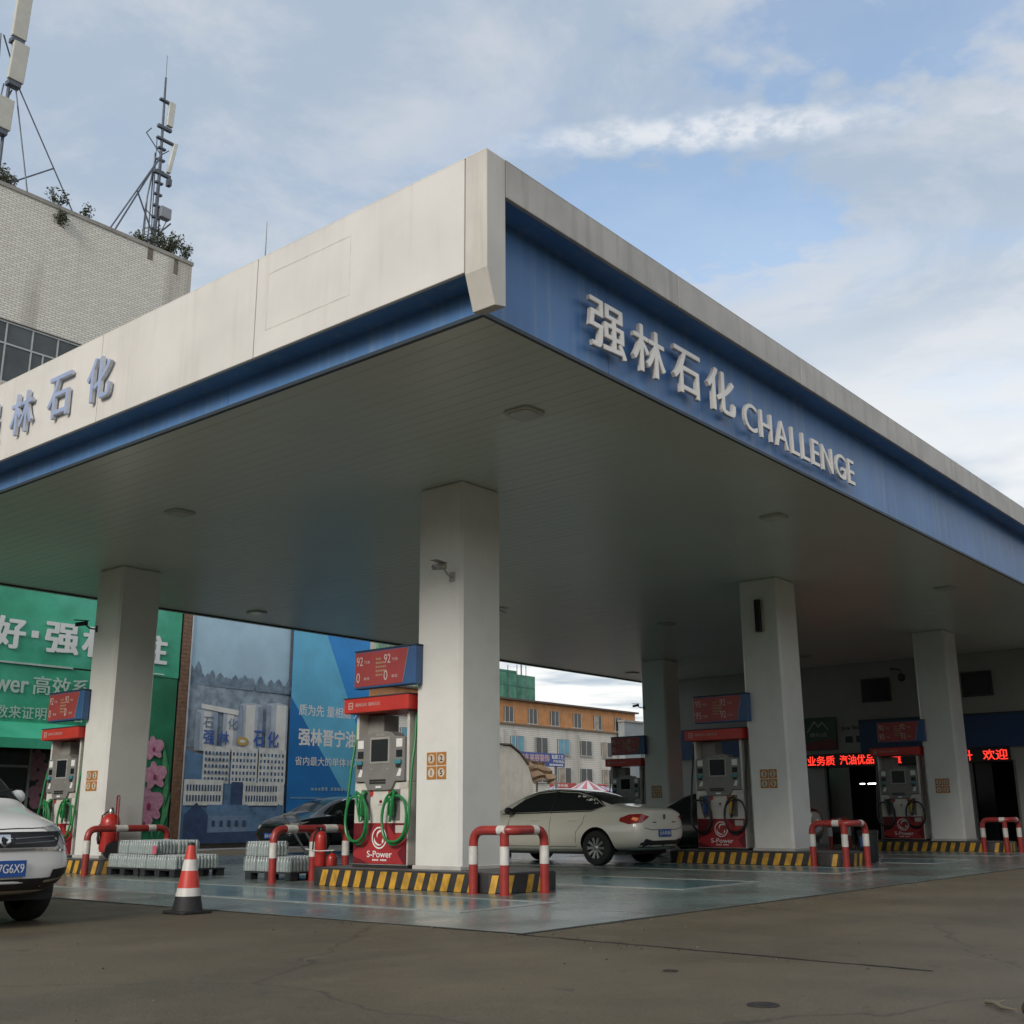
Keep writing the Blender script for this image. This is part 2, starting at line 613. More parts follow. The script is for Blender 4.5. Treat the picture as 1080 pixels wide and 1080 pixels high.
def text_into(mb, body, u0, u1, v0, v1, O, F, depth=.004, bold=.0, shear=0., keep=False):
    """lettering fitted into the rectangle u0..u1, v0..v1 of drawing plane F at O"""
    me = text_mesh(body, .1, 0, shear)
    xs = [v.co.x for v in me.vertices]
    ys = [v.co.y for v in me.vertices]
    x0, x1, y0, y1 = min(xs), max(xs), min(ys), max(ys)
    bu, bv = bold * (v1 - v0), bold * (v1 - v0) * .7
    u0, u1, v0, v1 = u0 + bu, u1 - bu, v0 + bv, v1 - bv
    sx, sy = (u1 - u0) / (x1 - x0), (v1 - v0) / (y1 - y0)
    if keep:
        uc = (u0 + u1) / 2
        sx = min(sx, sy)
        u0 = uc - sx * (x1 - x0) / 2
    O = Vector(O)
    fs = [tuple(p.vertices) for p in me.polygons]
    # heavier strokes: the same glyph struck several times, slightly apart in depth as well
    strikes = [(0, 0)] if not bold else [(0, 0), (bu, 0), (-bu, 0), (0, bv), (0, -bv), (bu, bv), (-bu, bv), (bu, -bv), (-bu, -bv)]
    for i, (du, dv) in enumerate(strikes):
        du, dv = du * (1 - .045 * i), dv * (1 - .037 * i)
        dp = depth * (1 - .012 * i)
        z0 = depth * .01 * i
        vs = [O + F @ Vector((u0 + du + (v.co.x - x0) * sx, v0 + dv + (v.co.y - y0) * sy, z0 + (v.co.z + .05) / .1 * (dp - z0))) for v in me.vertices]
        mb.add(vs, fs)
    bpy.data.meshes.remove(me)
    return mb


def arc(c, r, a0, a1, n, ax, ay):
    c, ax, ay = Vector(c), Vector(ax), Vector(ay)
    return [c + ax * (r * math.cos(a0 + (a1 - a0) * i / n)) + ay * (r * math.sin(a0 + (a1 - a0) * i / n)) for i in range(n + 1)]


def ring_pts(cx, cy, rx, ry, n=20):
    return [(cx + rx * math.cos(2 * PI * i / n), cy + ry * math.sin(2 * PI * i / n)) for i in range(n)]


def smoothpath(pts, r, n=5):
    """polyline with rounded corners"""
    pts = [Vector(p) for p in pts]
    out = [pts[0]]
    for i in range(1, len(pts) - 1):
        a, b, c = pts[i - 1], pts[i], pts[i + 1]
        d1, d2 = (a - b).normalized(), (c - b).normalized()
        rr_ = min(r, (a - b).length * .49, (c - b).length * .49)
        p0, p1 = b + d1 * rr_, b + d2 * rr_
        for k in range(n + 1):
            t = k / n
            out.append(p0 * (1 - t) ** 2 + b * 2 * t * (1 - t) + p1 * t * t)
    out.append(pts[-1])
    return out


def rounded_rect(x0, x1, y0, y1, r, n=5):
    pts = []
    for cx, cy, a in ((x1 - r, y1 - r, 0), (x0 + r, y1 - r, PI / 2), (x0 + r, y0 + r, PI), (x1 - r, y0 + r, 1.5 * PI)):
        for i in range(n + 1):
            t = a + PI / 2 * i / n
            pts.append((cx + r * math.cos(t), cy + r * math.sin(t)))
    return pts


UP = Matrix(((1, 0, 0), (0, 1, 0), (0, 0, 1)))

# ------------------------------------------------------------------ setting: ground, forecourt
g = MB().box(-400, 500, -400, 500, -.3, 0).build('ground', ground_mat())
tag(g, 'brown worn concrete yard in front of the fuel station', 'ground', kind='structure')
JOINT = M('joint_filler', (.022, .02, .018), .9, var=.3, vs=20)


def joint(p0, p1, w, parent, n=40):
    p0, p1 = Vector((*p0, 0)), Vector((*p1, 0))
    dr = (p1 - p0).normalized()
    nr = Vector((-dr.y, dr.x, 0))
    vs, fs = [], []
    for i in range(n + 1):
        c = p0.lerp(p1, i / n) + nr * random.uniform(-.012, .012)
        a, b = w * random.uniform(.25, .6), w * random.uniform(.25, .6)
        vs += [(c.x + nr.x * a, c.y + nr.y * a, .004), (c.x - nr.x * b, c.y - nr.y * b, .004)]
        if i:
            k = 2 * i
            fs.append((k - 2, k - 1, k + 1, k))
    MB().add(vs, fs).build('joint', JOINT, parent, fix=True)


joint((7.62, 6.2), (7.42, 2.75), .035, g, 34)
for (x, y, r) in ((5.62, 2.98, .085), (6.45, 4.05, .05)):
    MB().lathe([(r, .002), (r * .96, .006), (r * .7, .006), (r * .66, .003), (r * .2, .003)], 18, (x, y, 0)).build('iron_cap', M('rusty_iron', (.035, .03, .026), .7, .3, var=.3, vs=15), g)

PADM = M('sealed_forecourt_floor', (.145, .185, .172), .27, var=.22, vs=.8, dirt=(.095, .088, .075), dirt_amt=.75, dirt_scale=.45, rvar=.10, bump=.04, bs=9)
pad = MB().box(7.7, 35, 6.25, 24.5, -.2, .008).build('forecourt_floor', PADM, bevel=.004)
tag(pad, 'glossy sealed grey green forecourt floor under the canopy', 'floor', kind='structure')
joint((7.67, 6.2), (7.67, 24), .05, pad, 90)
joint((7.6, 6.22), (24, 6.22), .05, pad, 90)
TEALP = M('teal_floor_paint', (.095, .195, .215), .2, var=.25, vs=1.4, dirt=(.12, .125, .115), dirt_amt=.8, dirt_scale=1.0, rvar=.08)
LINEP = M('worn_line_paint', (.31, .33, .31), .35, var=.25, vs=5, dirt=(.16, .17, .16), dirt_amt=.7, dirt_scale=2.5)
for x0, x1 in ((8.9, 10.45), (13.2, 15.3), (18.0, 19.9), (22.4, 24.6), (27.0, 29.0)):
    MB().box(x0, x1, 8.1, 16.6, .006, .012).build('lane_paint', TEALP, pad)
    b = MB()
    for (a0, a1, c0, c1) in ((x0 - .05, x0 + .05, 8.0, 16.7), (x1 - .05, x1 + .05, 8.0, 16.7), (x0 + .05, x1 - .05, 8.0, 8.1), (x0 + .05, x1 - .05, 16.6, 16.7)):
        b.box(a0, a1, c0, c1, .008, .0155)
    b.build('lane_line', LINEP, pad)
MB().box(19.5, 21.6, 3.6, 3.75, .001, .006).build('lane_line', LINEP, g)
MB().box(15.2, 15.35, 2.0, 3.9, .001, .006).build('lane_line', LINEP, g)

# ------------------------------------------------------------------ canopy
XC, YC, HS = 7.5, 6.52, 5.6          # soffit corner and height
XE, YB = 35.0, 22.4
XO, YO, ZT = 7.15, 6.17, 7.10        # outer face of the fascia and its top
can = thing('canopy', 'huge white and blue fuel station canopy with raised lettering on its fascias', 'canopy', (XC, YC, HS))
sl = MB().box(.002, .198, 0, YB - YC - .04, 0, .035).build('soffit_panel', SOFFIT, can, bevel=.004, seg=1)
k = 0
x = XC + .04
while x + .2 < XE:
    o = sl if k == 0 else share(sl, can, (0, 0, 0))
    o.location = (x - XC, .02, random.uniform(0, .002))
    o.rotation_euler = (0, random.uniform(-.003, .003), 0)
    x += .2
    k += 1
MB().box(XC + .02, XE, YC + .02, YB - .02, HS + .045, HS + .09).build('soffit_backing', M('soffit_shadow_gap', (.16, .16, .15), .7), can, world=True)
e = MB()
e.box(XC - .02, XC + .03, YC - .02, YB, HS - .01, HS + .03)
e.box(XC + .03, XE, YC - .02, YC + .02, HS - .01, HS + .03)
e.box(XC + .03, XE, YB - .02, YB + .03, HS - .03, HS + .12)
e.build('edge_trim', DARKTRIM, can, world=True)
MB().box(XO + .1, XE + 6, YO + .1, YB, 6.95, 7.04).build('roof_deck', M('roof_sheet', (.3, .3, .29), .7), can, world=True)
MB().box(XC + .05, XE, YB + .03, YB + .12, HS - .03, ZT).build('rear_fascia', WHITE_PANEL, can, world=True)
# left fascia (faces -X): white panels over a recessed blue strip
ys = [6.45, 9.62, 12.85, 16.08, 19.31, 22.52]
for a, b_ in zip(ys, ys[1:]):
    MB().box(XO, XO + .05, a + .008, b_ - .008, 5.885, ZT).build('fascia_panel', WHITE_PANEL, can, bevel=.006, seg=1, world=True)
MB().box(XO + .052, XC + .01, 6.46, 22.5, 5.89, 5.93).build('fascia_underside', BLUE_PANEL, can, world=True)
MB().box(XO + .052, XO + .09, 6.2, 22.5, 5.935, 7.06).build('fascia_backing', DARKTRIM, can, world=True)
MB().box(XO + .004, XO + .35, 6.18, 22.52, ZT + .001, ZT + .010).build('coping', WHITE_PANEL, can, world=True)
ys2 = [6.53, 10.5, 14.5, 18.5, 22.4]
for a, b_ in zip(ys2, ys2[1:]):
    MB().box(XC - .005, XC + .03, a + .003, b_ - .003, HS + .032, 5.889).build('blue_strip', BLUE_PANEL, can, world=True)
# ghost of a removed sign, outline only
gs = M('faded_outline', (.62, .585, .535), .5, var=.15, vs=6)
b = MB()
for (y0, y1, z0, z1) in ((8.05, 9.42, 6.84, 6.855), (8.05, 9.42, 6.16, 6.172), (8.05, 8.062, 6.17, 6.84), (9.408, 9.42, 6.17, 6.84)):
    b.box(XO - .002, XO + .01, y0, y1, z0, z1)
b.build('faded_sign_outline', gs, can, world=True)
# corner post with a tapered foot
MB().prism([(XO, ZT), (XO + .275, ZT), (XO + .275, 5.545), (XO + .115, 5.51), (XO, 5.86)], (0, YO, 0), FY, .275).build('corner_post', M('corner_post_paint', (.58, .55, .50), .45, var=.08, vs=1.5, streak=.45, dirt=(.36, .33, .29)), can, bevel=.006, seg=1, world=True)
# right fascia (faces -Y): lip over recessed blue panels
xs = [XO + .28, 10.6, 13.85, 17.1, 20.35, 23.6, 26.85, 30.1, 33.35, 36.6, 41]
for a, b_ in zip(xs, xs[1:]):
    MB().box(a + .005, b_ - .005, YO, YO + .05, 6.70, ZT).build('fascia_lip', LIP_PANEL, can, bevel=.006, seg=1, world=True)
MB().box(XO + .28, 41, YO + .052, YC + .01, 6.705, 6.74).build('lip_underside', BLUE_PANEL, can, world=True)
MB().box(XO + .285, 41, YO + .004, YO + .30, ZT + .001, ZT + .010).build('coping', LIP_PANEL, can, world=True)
xs2 = [7.435, 9.6, 13.6, 17.6, 19.6, 21.6, 25.6, 29.6, 33.6, 37.6, 41]
for a, b_ in zip(xs2, xs2[1:]):
    MB().box(a + .003, b_ - .003, YC - .005 if a > 7.45 else YC - .004, YC + .03, HS + .032, 6.704).build('blue_panel', BLUE_PANEL, can, world=True)


def letter(ch, u0, u1, v0, v1, O, F, depth, bold, mface, mside):
    me = MB()
    text_into(me, ch, u0, u1, v0, v1, O, F, depth, bold)
    n = (F @ Vector((0, 0, 1)))
    # front faces get the face material, the returns the side material
    o = me.build('letter', [mface, mside], can, world=True)
    for p in o.data.polygons:
        p.material_index = 0 if abs(p.normal.dot(n)) > .7 else 1
    return o


YL = 6.44                 # back of the raised letters, 7 cm off the panel
sc_ = 6.36 / 6.45
for ch, a, b_ in (('强', 9.22, 9.93), ('林', 10.07, 10.76), ('石', 10.94, 11.58), ('化', 11.74, 12.46)):
    letter(ch, a * sc_, b_ * sc_, .95 + (5.865 - .95) * sc_, .95 + (6.455 - .95) * sc_, (0, YL, 0), FY, .05, .018, SIGN_WHITE, SIGN_SIDE)
w_ = []
for ch in 'CHALLENGE':
    me = text_mesh(ch, .0, 0)
    xs_ = [v.co.x for v in me.vertices]
    w_.append(max(xs_) - min(xs_))
gap_ = .17
tot = sum(w_) + gap_ * 8
u = 12.70
for ch, w1 in zip('CHALLENGE', w_):
    uw = w1 / tot * (16.24 - 12.70)
    letter(ch, u * sc_, (u + uw) * sc_, .95 + (5.83 - .95) * sc_, .95 + (6.225 - .95) * sc_, (0, YL, 0), FY, .04, .006, SIGN_WHITE, SIGN_SIDE)
    u += uw + gap_ / tot * (16.24 - 12.70)
sc2 = 7.07 / 7.15
for ch, a, b_ in (('强', 16.22, 15.57), ('林', 15.21, 14.60), ('石', 14.18, 13.60), ('化', 13.18, 12.60)):
    letter(ch, -a * sc2, -b_ * sc2, .95 + (6.20 - .95) * sc2, .95 + (6.82 - .95) * sc2, (7.125, 0, 0), FX, .045, .014, SIGN_BLUE, M('letter_blue_side', (.56, .58, .62), .5))

# lightning rod on the canopy roof
lr = thing('lightning_rod', 'thin lightning rod standing on the canopy roof', 'rod', (9.0, 11.95, 7.04))
MB().lathe([(.06, 0), (.06, .02), (.02, .04), (.014, 1.6), (.009, 1.62), (.004, 2.2)], 8).build('rod', GALV, lr)

# ceiling lights
LENS = M('lamp_lens', (.50, .50, .46), .2, var=.05)
FRAME = M('lamp_frame', (.46, .46, .42), .4)
proto = None
names_l = {}
for i, x in enumerate((9.86, 16.3, 24.2, 32.1)):
    for j, y in enumerate((7.92, 14.9, 21.2)):
        row = ('along the front fascia', 'along the middle of the soffit', 'along the rear edge')[j]
        colm = ('nearest the white corner post', 'second from the corner post side', 'third from the corner post side', 'nearest the shop wall')[i]
        lab = 'square canopy lamp %s, %s' % (row, colm)
        if proto is None:
            proto = thing('canopy_lamp', lab, 'lamp', (x, y, HS), 0, 'recessed lamps in the canopy soffit')
            MB().prism(rounded_rect(-.20, .20, -.20, .20, .09), (0, 0, .0), UP, .03).build('frame', FRAME, proto, bevel=.008, seg=1)
            MB().prism(rounded_rect(-.15, .15, -.15, .15, .06), (0, 0, -.028), UP, .012).build('lens', LENS, proto, bevel=.004, seg=1)
        else:
            copy_tree(proto, (x, y, HS), 0, lab)

# ------------------------------------------------------------------ islands, columns
COLS = dict(A=(11.42, 18.99), B=(11.45, 10.35), C=(20.63, 10.08), D=(20.63, 18.70), E=(29.8, 9.9), F=(29.8, 18.5))
CLAB = dict(A='white square canopy column in front of the green banner',
            B='nearest white square canopy column beside the green hose dispenser, centre',
            C='white square canopy column with a black wall speaker near its top',
            D='white square canopy column hidden behind the nearest column',
            E='white square canopy column in front of the red lettering shop sign',
            F='shaded white canopy column behind the white sedan')
ILAB = dict(A='striped kerbed pump island left, beside the wheeled fire extinguisher',
            B='nearest striped kerbed pump island with the green hose dispenser',
            C='striped kerbed pump island right of the white sedan',
            D='striped kerbed island behind the nearest column',
            E='striped kerbed pump island in front of the shop doors',
            F='striped kerbed pump island behind the white sedan')
CW = .86
shaft = None
DIG = dict(A='3215', B='3215', C='3215', E='3215', F='3215', D='')


ISPAN = dict(A=(-.5, 2.78), B=(-.98, 2.78), C=(-1.1, 2.78), D=(-.98, 2.78), E=(-1.0, 2.78), F=(-.98, 2.78))
stripe = None
for key, (cx, cy) in COLS.items():
    t = thing('canopy_column', CLAB[key], 'column', (cx, cy, .25), 0, 'columns carrying the canopy')
    if shaft is None:
        shaft = MB().box(0, CW, 0, CW, 0, HS - .25 + .01).build('shaft', COLUMN, t, bevel=.045, seg=1)
        skirt = MB().box(-.012, CW + .012, -.012, CW + .012, .0, .06).build('skirting', M('skirting_strip', (.45, .44, .41), .5), t, bevel=.01, seg=1)
    else:
        share(shaft, t, (0, 0, 0))
        share(skirt, t, (0, 0, 0))
    digits = DIG[key]
    for i, dg in enumerate(digits):
        u = -.36 - .187 * (i % 2) + (.13 if key in 'C' else .13)
        v = 1.555 - .185 * (i // 2)
        # plates sit on the face towards the forecourt entrance (-X)
        y0 = .62 - .187 * (i % 2)
        pl = MB().box(-.008, -.001, y0 - .172, y0, 1.37 - .187 * (i // 2), 1.542 - .187 * (i // 2)).build('number_plate', ORANGE, t)
        q = MB()
        q.prism(ring_pts(-(y0 - .086), 1.456 - .187 * (i // 2), .062, .062, 16), (-.011, 0, 0), FX, .004)
        q.mat(1)
        text_into(q, dg, -(y0 - .058), -(y0 - .114), 1.42 - .187 * (i // 2), 1.495 - .187 * (i // 2), (-.0112, 0, 0), FX, .003, .03, keep=True)
        q.build('numeral', [M('number_disc', (.55, .48, .38), .5), INKBLK], pl)
    # island
    a, b_ = ISPAN[key]
    isl = thing('pump_island', ILAB[key], 'kerb', (cx, cy, 0), 0, 'striped pump islands')
    pts = rounded_rect(-.27, 1.0, a, b_, .34, 7)
    m = MB().prism(pts, (0, 0, .25), UP, .25)
    m.build('kerb', [KERBBLK], isl, bevel=.02, seg=1)
    pts2 = rounded_rect(-.20, .93, a + .07, b_ - .07, .28, 7)
    MB().prism(pts2, (0, 0, .254), UP, .01).build('island_top', M('island_concrete', (.12, .12, .115), .6, var=.2, vs=4), isl)
    if stripe is None:
        stripe = MB().prism([(-.095, .0), (.025, .0), (.095, .215), (-.025, .215)], (0, 0, 0), FX, .004).build('stripe', YELLOW, isl)
        first = True
    n = int((b_ - a - .62) / .235)
    for i in range(n):
        s_ = stripe if (first and i == 0) else share(stripe, isl, (0, 0, 0))
        s_.location = (-.2735, b_ - .42 - i * .235 + random.uniform(-.012, .012), .012)
        s_.scale = (1, random.uniform(.9, 1.12), 1)
    first = False
    for an in (205, 238):
        c_ = (-.27 + .34, a + .34)
        s_ = share(stripe, isl, (c_[0] + .352 * math.cos(rad(an)), c_[1] + .352 * math.sin(rad(an)), .012))
        s_.rotation_euler = (0, 0, rad(an - 180))
        s_.scale = (1, .72, 1)
    for i in range(2):
        s_ = share(stripe, isl, (.24 + i * .235, a - .0035, .012))
        s_.rotation_euler = (0, 0, PI / 2)


# ------------------------------------------------------------------ guard rails
def rail(name_label, path, posts, loc, bands, r=.058, h=.83):
    t = thing('guard_rail', name_label, 'guard rail', (*loc, 0), 0, 'red and white guard rails')
    L = Vector((loc[0], loc[1], 0))
    p = [Vector((*q, 0)) - L for q in path]
    top = [Vector((q.x, q.y, h - r)) for q in p]
    full = smoothpath([p[0]] + top + [p[-1]], .17, 6)
    tb = MB().tube(full, r, 12).build('bent_tube', RED, t, smooth=True)
    for q in posts:
        q = Vector((*q, 0)) - L
        MB().tube([q, Vector((q.x, q.y, h - r))], r, 12).build('post', RED, t, smooth=True)
    allp = [p[0], p[-1]] + [Vector((*q, 0)) - L for q in posts]
    for q in allp:
        MB().tube([(q.x, q.y, .36), (q.x, q.y, .58)], r + .003, 12).build('white_band', RAILW, t, smooth=True)
        MB().lathe([(.10, 0), (.10, .012), (.065, .014)], 12, (q.x, q.y, .0)).build('foot_plate', RED, t)
    for (a_, b2) in bands:
        a_, b2 = Vector((*a_, 0)) - L, Vector((*b2, 0)) - L
        MB().tube([(a_.x, a_.y, h - r), (b2.x, b2.y, h - r)], r + .003, 12).build('white_band', RAILW, t, smooth=True)
    return t


for key, lab in (('B', 'red and white bent guard rail round the near end of the nearest island'), ('C', 'red and white guard rail at the end of the island right of the sedan'), ('E', 'red and white guard rail at the end of the island before the shop')):
    cx, cy = COLS[key]
    y1 = cy - .55
    y2 = cy + ISPAN[key][0] - .22
    xf = cx - .36
    rail(lab, [(xf, y1), (xf, y2), (xf + .62, y2)], [(xf, y2 + .14)], (xf, y1), [((xf, y1 - .42), (xf, y1 - .55)), ((xf + .36, y2), (xf + .46, y2))])
cx, cy = COLS['B']
rail('red and white guard rail across the far end of the nearest island', [(11.18, 13.85), (12.62, 13.85)], [(11.95, 13.85)], (11.18, 13.85), [((11.4, 13.85), (11.6, 13.85)), ((12.15, 13.85), (12.40, 13.85))])
rail('red and white guard rail in front of the wheeled fire extinguisher', [(10.84, 18.42), (12.42, 18.42)], [], (10.84, 18.42), [((11.35, 18.42), (11.58, 18.42)), ((12.0, 18.42), (12.15, 18.42))])
rail('shaded red and white guard rail between dispenser and shop door', [(29.4, 13.3), (30.6, 13.3)], [], (29.4, 13.3), [((29.9, 13.3), (30.05, 13.3))])


# ------------------------------------------------------------------ fuel dispensers and price boards
def dispenser(key, label, hose, nozl, nozr, red_text=True):
    cx, cy = COLS[key]
    t = thing('fuel_dispenser', label, 'fuel pump', (cx + .05, cy + 1.58, .258), 0, 'fuel dispensers on the islands')
    O0 = (0, 0, 0)
    MB().box(.02, .56, -.56, .56, 0, .035).build('plinth', BLACK, t)
    MB().box(.012, .54, -.545, .545, .035, 1.16).build('cabinet', PUMPW, t, bevel=.015)
    # lower red panel with darker facets
    lp = MB().box(0, .012, -.53, .53, .05, .60).build('lower_panel', PUMPR, t, bevel=.003, seg=1)
    for pts in ([(-.53, .60), (-.53, .20), (-.28, .35), (-.10, .60)], [(.53, .05), (.53, .34), (.36, .20), (.48, .05)], [(.15, .60), (.30, .44), (.53, .60)], [(-.53, .05), (-.53, .15), (-.36, .10), (-.20, .05)]):
        MB().prism(pts, (-.001, 0, 0), FX, .003).build('dark_facet', PUMPDR, lp)
    q = MB()
    for (ra, rb) in ((.150, .130),):
        n = 28
        po = ring_pts(0, .40, ra, ra, n)
        pi_ = ring_pts(0, .40, rb, rb, n)
        vs = [Vector((-.003, -p[0], p[1])) for p in po] + [Vector((-.003, -p[0], p[1])) for p in pi_]
        q.add(vs, [(i, (i + 1) % n, (i + 1) % n + n, i + n) for i in range(n)])
    # galloping swirl emblem built from three crescents
    for (c0, c1, w0, sw, st) in ((.03, .44, .085, 3.6, .3), (-.01, .37, .095, 2.9, 2.6), (.04, .36, .05, 2.4, 4.9)):
        pts = []
        for i in range(9):
            a = st + sw * i / 8
            pts.append((c0 + w0 * math.cos(a), c1 + w0 * .8 * math.sin(a)))
        inner = [(c0 + (w0 - .035 * math.sin(PI * i / 8)) * math.cos(st + sw * i / 8), c1 + (w0 - .035 * math.sin(PI * i / 8)) * .8 * math.sin(st + sw * i / 8)) for i in range(8, -1, -1)]
        for i in range(8):
            q.add([Vector((-.003, -pts[i][0], pts[i][1])), Vector((-.003, -pts[i + 1][0], pts[i + 1][1])), Vector((-.003, -inner[7 - i][0], inner[7 - i][1])), Vector((-.003, -inner[8 - i][0], inner[8 - i][1]))], [(0, 1, 2, 3)])
    q.build('round_emblem', INK, lp, fix=True)
    q = MB()
    text_into(q, 'S-Power', -.24, .26, .135, .225, (-.001, 0, 0), FX, .004, .012)
    for i in range(9):
        if i != 4:
            q.box(-.003, -.001, .13 - i * .032 - .024, .13 - i * .032, .09, .112)
    q.build('lettering', INK, lp)
    # notice plate right of the emblem
    MB().box(-.006, .0, -.50, -.32, .47, .57).build('notice_plate', M('notice_cream', (.5, .47, .42), .5), t)
    # posts up to the header
    for s_ in (-1, 1):
        MB().box(.012, .54, s_ * .545 - (.05 if s_ > 0 else 0), s_ * .545 + (.05 if s_ < 0 else 0), 1.16, 2.15).build('side_post', PUMPW, t, bevel=.008, seg=1)
    MB().box(.20, .50, -.494, .494, 1.162, 1.70).build('rear_housing', PUMPW, t)
    MB().box(.20, .50, .16, .494, 1.702, 2.13).build('electronics_box', M('inner_grey', (.26, .25, .23), .5), t)
    # grey console
    con = MB().prism([(-.50, 1.17), (-.31, 1.17), (-.24, 1.05), (.24, 1.05), (.31, 1.17), (.50, 1.17), (.50, 1.78), (.29, 1.80), (.25, 1.84), (.14, 1.87), (-.14, 1.87), (-.25, 1.84), (-.29, 1.80), (-.50, 1.78)], (-.03, 0, 0), FX, .22).build('console', PUMPG, t, bevel=.012)
    MB().prism([(-.20, 1.42), (.20, 1.42), (.20, 1.79), (-.20, 1.79)], (-.036, 0, 0), FX, .01).build('screen_bezel', M('bezel_light_grey', (.33, .32, .30), .4), con, bevel=.004, seg=1)
    MB().prism([(-.17, 1.45), (.17, 1.45), (.17, 1.76), (-.17, 1.76)], (-.0385, 0, 0), FX, .006).build('screen', SCREEN, con)
    q = MB()
    for i in range(9):
        for j in range(2):
            q.box(-.04, -.031, .165 - i * .037, .165 - i * .037 + .028, 1.14 + j * .035, 1.165 + j * .035)
    q.build('keypad', INKBLK, con)
    MB().box(-.05, -.031, -.055, .055, 1.075, 1.11).build('receipt_slot', INK, con, bevel=.004, seg=1)
    q = MB()
    text_into(q, '石化', -.09, .10, 1.805, 1.845, (-.031, 0, 0), FX, .003, .006)
    for s_ in (-1, 1):
        q.box(-.034, -.031, s_ * .165 - .02, s_ * .165 + .02, 1.34, 1.352)
    q.build('console_print', M('console_print', (.40, .37, .33), .5), con)
    for s_ in (-1, 1):
        c = s_ * .395
        MB().box(-.035, -.031, c - .06, c + .06, 1.64, 1.755).build('sticker', INK, con)
        MB().box(-.034, -.031, c - .06, c + .06, 1.50, 1.60).build('small_display', SCREEN, con)
        MB().box(-.065, -.031, c - .055, c + .065, 1.405, 1.465).build('card_reader', TEAL, con, bevel=.01)
        MB().box(-.05, -.031, c - .03, c + .05, 1.36, 1.40).build('card_slot', INKBLK, con)
        MB().prism([(-c - .05, 1.24), (-c + .03, 1.24), (-c + .05, 1.33), (-c + .01, 1.35)], (-.033, 0, 0), FX, .003).build('sticker', INK, con)
    # header
    hd = MB().box(-.14, .52, -.665, .665, 2.15, 2.36).build('header', HDRED, t, bevel=.012)
    MB().box(-.15, .53, -.672, .672, 2.361, 2.375).build('header_cap', DARKTRIM, hd)
    q = MB()
    text_into(q, '强林石化 强林石化', -.42, .10, 2.235, 2.29, (-.1405, 0, 0), FX, .003, .006)
    q.box(-.143, -.1405, .47, .565, 2.205, 2.22)
    q.box(-.143, -.1405, .47, .565, 2.29, 2.305)
    q.box(-.143, -.1405, .545, .565, 2.22, 2.29)
    q.box(-.143, -.1405, .47, .485, 2.22, 2.29)
    q.box(-.143, -.1405, .485, .545, 2.248, 2.262)
    q.build('header_print', M('header_print', (.50, .36, .33), .5), hd)
    # nozzles in their boots
    for s_, nm in ((1, nozl), (-1, nozr)):
        c = s_ * .30
        MB().prism([(-c - .09, .64), (-c + .09, .64), (-c + .09, 1.06), (-c - .09, 1.06)], (.0, 0, 0), FX, .012).build('nozzle_boot', M('boot_grey', (.16, .155, .15), .5), t)
        nz = thing_part('nozzle', t)
        b = MB()
        b.tube(smoothpath([(-.05, c, .70), (-.08, c, .90), (-.055, c, 1.0), (-.02, c - .02, 1.04)], .05), [.032] * 0 or .034, 10)
        b.box(-.12, -.045, c - .035, c + .035, .70, .90)
        b.tube(smoothpath([(-.125, c, .72), (-.15, c, .80), (-.12, c, .90)], .04), .013, 8)
        b.build('grip', nm, nz, bevel=.006, seg=1, smooth=True)
        MB().tube([(-.06, c, .92), (-.03, c - .01, 1.03)], .022, 8).build('spout', METAL, nz, smooth=True)
        MB().prism(ring_pts(-s_ * .195, 1.015, .045, .055, 14), (.008, 0, 0), FX, .004).build('round_sticker', HDRED, t)
        # the hose: down the side from the header, two hanging loops, up to the nozzle
        path = [Vector((.10, s_ * .60, 2.12)), Vector((.06, s_ * .615, 1.7)), Vector((.0, s_ * .62, 1.35))]
        cc, n = s_ * .385, 44
        for i in range(n + 1):
            a = (0 if s_ > 0 else PI) + s_ * -2 * PI * 1.75 * i / n * (1)
            a = -a if False else a
            ry = .245 - .02 * i / n
            rz = .37 - .05 * math.sin(3 * i / n)
            path.append(Vector((-.075 - .05 * (i / n) - .015 * math.sin(a * 1.3), cc + math.cos(a) * ry * 1.0, .66 + math.sin(a) * rz - .02 * math.cos(i * .7))))
        path += [Vector((-.10, c, .62)), Vector((-.075, c, .72))]
        # resample smooth (Catmull-Rom)
        out = []
        for i in range(len(path) - 1):
            p0, p1, p2, p3 = path[max(0, i - 1)], path[i], path[i + 1], path[min(len(path) - 1, i + 2)]
            for k2 in range(3):
                w = k2 / 3
                out.append(.5 * ((2 * p1) + (p2 - p0) * w + (2 * p0 - 5 * p1 + 4 * p2 - p3) * w * w + (3 * p1 - p0 - 3 * p2 + p3) * w ** 3))
        out.append(path[-1])
        MB().tube(out, .0185, 8).build('hose', hose, t, smooth=True)
    MB().tube([(.10, .60, 2.12), (.08, .56, 2.14)], .03, 8).build('hose_joint', METAL, t)
    # droplet emblem on the white middle
    q = MB().prism([(0, 1.05 - .13), (.03, .95 - .05), (.022, .872), (-.022, .872), (-.03, .90)], (.009, 0, 0), FX, .003)
    q.prism([(-.045, .845), (.045, .845), (.045, .852), (-.045, .852)], (.009, 0, 0), FX, .003)
    q.build('droplet_emblem', PUMPDR, t)
    MB().box(.006, .0115, -.56 + .02, -.37, 1.07, 1.15).build('notice_plate', M('notice_cream', (.5, .47, .42), .5), t)
    return t


def thing_part(name, parent):
    o = bpy.data.objects.new(name, None)
    COL.objects.link(o)
    o.parent = parent
    o.empty_display_size = .05
    return o


